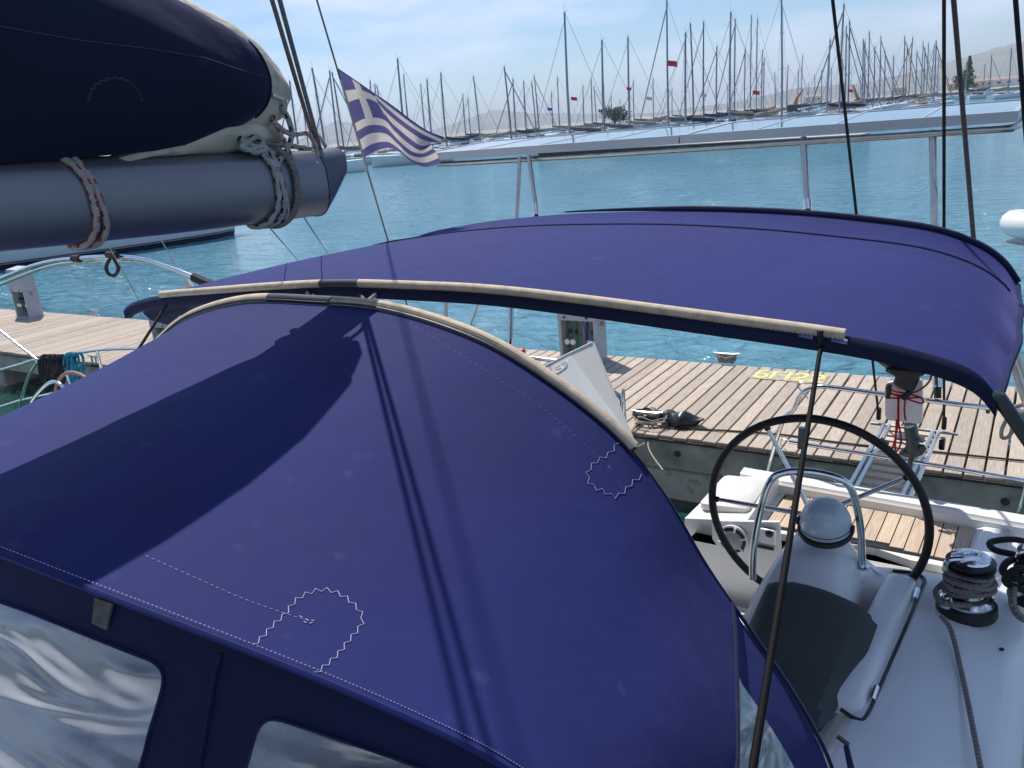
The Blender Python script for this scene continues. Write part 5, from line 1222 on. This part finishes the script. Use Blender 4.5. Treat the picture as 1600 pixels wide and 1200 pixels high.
# ================================================================== BOOM, SAIL, COVER
XB = -2.25
by = lambda y: 1.10+(y-1.1)*.965
xb = lambda y: -2.25-.06*(2.2-y)
bz = lambda z: 3.8+(z-3.8)*.98
bo = root('boom', V((XB, 1.5, 3.55)), 'thick grey aluminium boom crossing the upper left above the sprayhood', 'boom')
def bsec(y, zt_, zb, w_=.085): 
    zc_ = (zt_+zb)/2; hh = (zt_-zb)/2
    y = by(y); w_ *= .98
    return [V((xb(y)+w_*math.copysign(abs(math.cos(a_))**.8, math.cos(a_)), y, zc_+hh*math.copysign(abs(math.sin(a_))**.75, math.sin(a_)))) for a_ in [2*PI*i/28 for i in range(28)]]
ys = [(-4.5, 3.93, 3.70), (0.5, 3.865, 3.63), (1.1, 3.835, 3.60), (1.6, 3.81, 3.575), (2.0, 3.79, 3.56), (2.19, 3.782, 3.555)]
P_ = [bsec(*a_) for a_ in ys]; g = MB().grid(P_, None, True)
g = MB()
full = P_
g.grid(full, None, True); g.add(full[-1], [tuple(range(28))]); part('extrusion', g, ALU, bo, smooth='all')
cap_ = [bsec(2.192, 3.785, 3.552, .088), bsec(2.24, 3.785, 3.60, .086), bsec(2.30, 3.785, 3.67, .08), bsec(2.32, 3.775, 3.72, .06)]
g = MB().grid(cap_, None, True); g.add(cap_[-1], [tuple(range(28))]); g.add(cap_[0], [tuple(range(27, -1, -1))]); part('end_cap', g, ALU_G, bo)
part('topping_bail', tb([V((XB, by(2.22), 3.78)), V((XB, by(2.25), 3.83)), V((XB, by(2.29), 3.79))], .008, 5, 8), STEEL, bo)
part('rivet', MB().lathe(V((XB+.082, by(2.15), 3.74)), [(.006, 0), (.004, .003)], 8, Matrix.Rotation(PI/2, 4, 'Y')), STEEL, bo)
def wrap(y, r_, m, lab, n, seed, dy=.03):
    rr = random.Random(seed); mb = MB()
    for k in range(n):
        zt_, zb = 3.80+.045, 3.55-.0; yy = y+(k-(n-1)/2)*dy; ph = rr.uniform(-.02, .02); pts = []
        zt_ = table([(by(a_[0]), a_[1]) for a_ in ys], yy)+r_; zb = table([(by(a_[0]), a_[2]) for a_ in ys], yy)-r_
        for i in range(40):
            a_ = 2*PI*i/40; pts.append(V((xb(yy)+(.081+r_)*math.copysign(abs(math.cos(a_))**.8, math.cos(a_)), yy+ph*math.sin(a_)+.018*math.cos(a_*2+k), (zt_+zb)/2+(zt_-zb)/2*math.copysign(abs(math.sin(a_))**.75, math.sin(a_)))))
        mb.tube(pts, r_, 10, True)
    single('rope_lashing', mb, m, lab, 'rope')
yl = onx(165, 330, XB+.09).y
wrap(yl, .0095, ROPE_R, 'white rope with red flecks lashed twice round the boom, left of the other', 2, 3, .027)
yl2 = onx(450, 300, XB+.09).y
wrap(yl2-.02, .0095, ROPE_B, 'white rope with black flecks wound four times round the boom end', 3, 5, .022)
wrap(yl2+.035, .012, ROPE_G, 'thick worn grey rope round the boom end beside the flecked turns', 1, 6)
Xr = XB+.05
def R3(pts, x_=None): return [onx(px, py, (x_ if x_ is not None else Xr)) for px, py in pts]
single('rope_bight', tb(R3([(438, 165), (450, 185), (456, 210), (448, 235), (438, 250), (430, 262)]), .0095, 6, 10), ROPE_B, 'black flecked rope bight rising from the boom end lashing to the sail clew', 'rope')
single('rope_bight', tb(R3([(426, 180), (435, 205), (446, 225), (458, 250), (472, 264), (485, 264), (494, 255), (495, 235), (487, 215), (478, 208), (460, 210), (445, 205), (425, 188)]), .0085, 6, 10), ROPE_R, 'pink flecked rope loop hanging over the boom end', 'rope')
single('rope_knot', tb(R3([(374, 216), (385, 222), (398, 214), (410, 222), (400, 230), (386, 224), (378, 230), (392, 234), (406, 228), (414, 232), (400, 238), (380, 232)]), .010, 6, 8), ROPE_B, 'knot of black flecked rope at the foot of the sail', 'rope')
single('outhaul_rope', tb(R3([(408, 222), (430, 226), (455, 228), (480, 232), (500, 236)], XB), .009, 6, 8), ROPE_B, 'flecked rope stretched from the sail foot to the boom end', 'rope')
single('outhaul_rope', tb(R3([(408, 232), (432, 240), (455, 246), (440, 252), (432, 262)], XB+.03), .009, 6, 8), ROPE_B, 'flecked rope running into the lashing knot on the boom', 'rope')
# topping lifts
for i, (xa, xb_, lab) in enumerate(((425, 494, 'left one of the two brown lines rising from the boom end'), (437, 500, 'right one of the two brown lines rising from the boom end'))):
    b_ = onx(xb_, 232, XB+.0+.01*i); a_ = ony(xa, 0, 1.93); d_ = a_-b_
    single('topping_lift', MB().tube([b_, b_+d_*18], .0075, 8), ROPE_G, lab, 'rope')
# furled mainsail inside the cover
def lump(yy, zc_, w_, h_, n=26, rip=0, ph=0): 
    yy = by(yy); w_ *= .98; h_ *= .98; zc_ = bz(zc_)
    return [V((xb(yy)+w_*math.cos(a_)*(1+rip*math.sin(5*a_+ph)), yy+.006*math.sin(4*a_+ph), zc_+h_*math.sin(a_)*(1+rip*math.sin(4*a_+ph*1.3)))) for a_ in [2*PI*i/n for i in range(n)]]
ls = [(1.2, 4.10, .12, .27), (1.6, 4.07, .12, .25), (1.8, 4.04, .115, .21), (1.93, 4.03, .105, .175), (2.02, 4.01, .09, .14), (2.09, 3.985, .07, .09), (2.13, 3.975, .03, .05), (2.135, 3.975, .01, .01)]
ms = root('mainsail', V((XB, 1.4, 3.8)), 'weathered cream mainsail bunched on the boom, poking out of its cover', 'sail')
part('sail_bundle', MB().grid([lump(y, z_, w_, h_, 40, .05, y*7) for y, z_, w_, h_ in ls], None, True), SAIL, ms, smooth='all')
ft = [(1.45, 3.80, .05, .015), (1.55, 3.82, .07, .02), (1.65, 3.83, .08, .03), (1.8, 3.86, .08, .06), (1.95, 3.865, .06, .07), (2.02, 3.86, .035, .05), (2.09, 3.835, .02, .02)]
part('sail_foot', MB().grid([lump(y, z_, w_, h_, 30, .12, y*11) for y, z_, w_, h_ in ft], None, True), SAIL, ms, smooth='all')
part('batten_end', MB().tube(R3([(427, 149), (447, 157)], XB+.07), .006, 8), GEL, ms); 
for q_ in ((427, 149), (447, 158)): part('batten_screw', MB().lathe(onx(*q_, XB+.075), [(.008, 0), (.006, .006)], 10, Matrix.Rotation(PI/2, 4, 'Y')), STEEL, ms)
cv = []
CO = [(-4.5, 4.75, 3.84, .24), (-1, 4.66, 3.825, .23), (.4, 4.56, 3.82, .22), (1.0, 4.47, 3.80, .21), (1.3, 4.41, 3.80, .20), (1.5, 4.35, 3.805, .19), (1.65, 4.30, 3.815, .18), (1.76, 4.25, 3.825, .165), (1.84, 4.21, 3.84, .15), (1.885, 4.18, 3.86, .135), (1.90, 4.165, 3.87, .125)]
CO = [(by(a_), bz(b_), bz(c_), d_*.98) for a_, b_, c_, d_ in CO]
for y, z1_, z0_, w_ in CO:
    row = []
    for i in range(41):
        a_ = lerp(-1.25, PI+1.25, i/40); zz = (z0_+z1_)/2+(z1_-z0_)/2*math.sin(a_)*(1.0 if math.sin(a_) > 0 else 1.0)
        ww_ = w_*math.cos(a_)*(1-.28*max(0, math.sin(a_)))*(1 if math.cos(a_) > 0 else 2.1); row.append(V((xb(y)+ww_+.006*math.sin(y*9+a_*5), y, zz+.006*math.sin(y*13+a_*3))))  # unseen starboard side bulged out to widen the shadow on the sprayhood
    cv.append(row)
# lean the opening so its upper rim sits further aft
nr = len(cv)
for r_i, row in enumerate(cv):
    f_ = max(0, (CO[r_i][0]-1.2)/.6)
    for k, p_ in enumerate(row):
        p_.y += .09*f_*math.exp(-((p_.z-4.03)/.17)**2)-.02*f_
COVER = canvas_mat('black_navy_cover', (.009, .013, .032), .2)
scv = root('sail_cover', V((XB, 1, 3.86)), 'dark navy sail cover wrapped over the mainsail at top left', 'sail cover')
part('cover_cloth', MB().grid(cv), COVER, scv, smooth='all')
part('cover_hem', MB().tube(cv[-1], .006, 6), COVER, scv)
part('cover_seam', MB().tube([cv[i][9]+V((.0005, 0, 0)) for i in range(1, nr)], .0014, 5), mat('grey_thread', (.05, .055, .08), .8), scv)
mb = MB(); 
pz = []
for k in range(25):
    a_ = PI*k/24; px_, py_ = 178+42*math.cos(a_)+(2 if k % 2 else -2), 162-38*math.sin(a_)+(2 if k % 2 else -2)
    pz.append(onx(px_, py_, XB+.17))
def on_cover(px, py):
    d = ray(px, py); 
    # nearest intersection with the cover grid, by stepping x outwards-in
    for k in range(160):
        x_ = XB+.26-k*.002; p_ = EYE+d*(x_/d.x); i = 0
        while i < nr-2 and CO[i+1][0] < p_.y: i += 1
        y0_, a1_, b1_, w1 = CO[i]; y1_, a2_, b2_, w2 = CO[i+1]; f_ = max(0, min(1, (p_.y-y0_)/(y1_-y0_))); zt_ = lerp(a1_, a2_, f_); zb = lerp(b1_, b2_, f_); w_ = lerp(w1, w2, f_)
        s_ = (p_.z-(zt_+zb)/2)/((zt_-zb)/2)
        if abs(s_) < 1 and x_-XB <= w_*math.sqrt(1-s_*s_)*(1-.28*max(0, s_)): return p_+V((.006, 0, .003))
    return p_
pz = [on_cover(178+42*math.cos(PI*k/24)+(2 if k % 2 else -2), 162-38*math.sin(PI*k/24)+(2 if k % 2 else -2)) for k in range(25)]
for a_, b_ in zip(pz, pz[1:]): mb.tube([a_, b_], .0012, 4)
part('patch_stitching', mb, MATS['grey_thread'], scv)

# ================================================================== RIGGING & FLAG
A_ = ony(605, 372, 4.75); B_s = ony(495, 0, 3.95); d_ = B_s-A_
low = A_-d_*1.0
single('backstay', MB().tube([A_-d_*.95, A_+d_*11], .0062, 8), mat('stay_wire_dark', (.16, .16, .17), .45, .5, var=.1, vscale=20), 'steel backstay carrying the striped flag', 'stay')
A2 = ony(1521, 372, 4.9); B2_ = ony(1490, 0, 4.4); d2 = B2_-A2
single('backstay', MB().tube([A2-d2*1.0, A2+d2*12], .0115, 8), rope_mat('brown_rope', (.20, .15, .14), (.10, .07, .07)), 'brown rope-covered backstay right of the black lifting lines', 'stay')
a3, b3 = ony(1586, -10, 3.6), ony(1612, 330, 4.0)
single('shroud_line', MB().tube([b3+(b3-a3)*.6, a3+(a3-b3)*8], .009, 8), ROPE_K, 'black line down the top right corner, rightmost of the rigging', 'rope')
# flag cloth
def hoist(v_): 
    t_ = lerp(105/372, 248/372, v_); return B_s.lerp(A_, t_)
topc = [(527, 107), (556, 127), (590, 148), (622, 170), (650, 192), (672, 205), (694, 214)]
midc = [(549, 187), (572, 182), (600, 185), (620, 205), (640, 222), (665, 232), (690, 236)]
botc = [(567, 248), (583, 238), (606, 231), (625, 238), (642, 252), (665, 261), (689, 254)]
topc = [(527, 107), (552, 124), (580, 143), (612, 165), (642, 188), (668, 205), (694, 215)]
q1 = [(538, 147), (560, 143), (582, 150), (606, 172), (635, 195), (662, 212), (686, 222)]
midc = [(549, 187), (572, 178), (598, 181), (616, 200), (640, 221), (658, 232), (672, 226)]
q3 = [(558, 217), (578, 205), (602, 206), (620, 222), (640, 240), (660, 244), (680, 236)]
rows = [spl([V((a_, b_, 0)) for a_, b_ in r_], 6) for r_ in (topc, q1, midc, q3, botc)]
ncol = len(rows[0]); Pf = []; UVf = []
for j in range(ncol):
    colp = spl([rows[k][j] for k in range(5)], 6); u = j/(ncol-1); rp = []; ru = []
    for k, p_ in enumerate(colp):
        v_ = k/(len(colp)-1); yy = lerp(hoist(v_).y, 4.35, .0)+u*.18+.075*math.sin(u*9.5+v_*2.6)*min(1, u*4)+.03*math.sin(u*21-v_*5)*u
        rp.append(ony(p_.x, p_.y, yy)); ru.append((u, 1-v_))
    Pf.append(rp); UVf.append(ru)
mf = bpy.data.materials.new('striped_flag_cloth'); mf.use_nodes = True; t = mf.node_tree; b = t.nodes['Principled BSDF']; b.inputs['Roughness'].default_value = .9
uv = N(t, 'ShaderNodeUVMap'); sp = N(t, 'ShaderNodeSeparateXYZ'); t.links.new(uv.outputs[0], sp.inputs[0])
def mth(op, a_, c_=None):
    n = N(t, 'ShaderNodeMath', operation=op)
    for i, v_ in enumerate((a_, c_)):
        if v_ is None: continue
        if isinstance(v_, (int, float)): n.inputs[i].default_value = v_
        else: t.links.new(v_, n.inputs[i])
    return n.outputs[0]
U_, W_ = sp.outputs[0], sp.outputs[1]
st9 = mth('MULTIPLY', mth('SUBTRACT', 1.0, W_), 9.0); par = mth('MODULO', mth('FLOOR', st9), 2.0)    # 0 = blue, 1 = white
incan = mth('MULTIPLY', mth('LESS_THAN', U_, .37), mth('LESS_THAN', st9, 5.0))
cvw = mth('LESS_THAN', mth('ABSOLUTE', mth('SUBTRACT', U_, .185)), .037); chw = mth('LESS_THAN', mth('ABSOLUTE', mth('SUBTRACT', st9, 2.5)), .5)
cross = mth('MAXIMUM', cvw, chw)
white = mth('ADD', mth('MULTIPLY', incan, cross), mth('MULTIPLY', mth('SUBTRACT', 1.0, incan), par))
mx = N(t, 'ShaderNodeMixRGB'); mx.inputs[1].default_value = (.095, .090, .215, 1); mx.inputs[2].default_value = (.55, .50, .47, 1); t.links.new(white, mx.inputs[0])
t.links.new(mx.outputs[0], b.inputs['Base Color'])
trl_ = N(t, 'ShaderNodeBsdfTranslucent'); t.links.new(mx.outputs[0], trl_.inputs[0]); ms_ = N(t, 'ShaderNodeMixShader'); ms_.inputs[0].default_value = .45
t.links.new(b.outputs[0], ms_.inputs[1]); t.links.new(trl_.outputs[0], ms_.inputs[2]); t.links.new(ms_.outputs[0], t.nodes['Material Output'].inputs[0])
fg = root('striped_flag', hoist(1), 'worn blue and white striped flag with a cross, flying from the backstay', 'flag')
part('cloth', MB().grid(Pf, UVf), mf, fg, smooth='all')
part('top_hem', MB().tube([Pf[j][0] for j in range(ncol)], .004, 5), mat('flag_hem', (.05, .06, .22), .9), fg)
part('hoist_band', MB().tube([hoist(v_/10)+V((.004, 0, 0)) for v_ in range(11)], .007, 6), mat('hoist_tape', (.5, .45, .42), .9), fg)

# ================================================================== HAZE
hm = bpy.data.materials.new('sea_haze'); hm.use_nodes = True; t = hm.node_tree; t.nodes.remove(t.nodes['Principled BSDF'])
pv = N(t, 'ShaderNodeVolumePrincipled'); pv.inputs['Color'].default_value = (.72, .82, .95, 1); pv.inputs['Density'].default_value = .00016; pv.inputs['Anisotropy'].default_value = .3
t.links.new(pv.outputs[0], t.nodes['Material Output'].inputs['Volume'])
hb = MB().box((-1500, 4000, 129), (15100, 11100, 262)); hz_ = part('haze', hb, hm, None, False, kind='stuff')
props(hz_, 'pale sea haze over the harbour', 'haze')
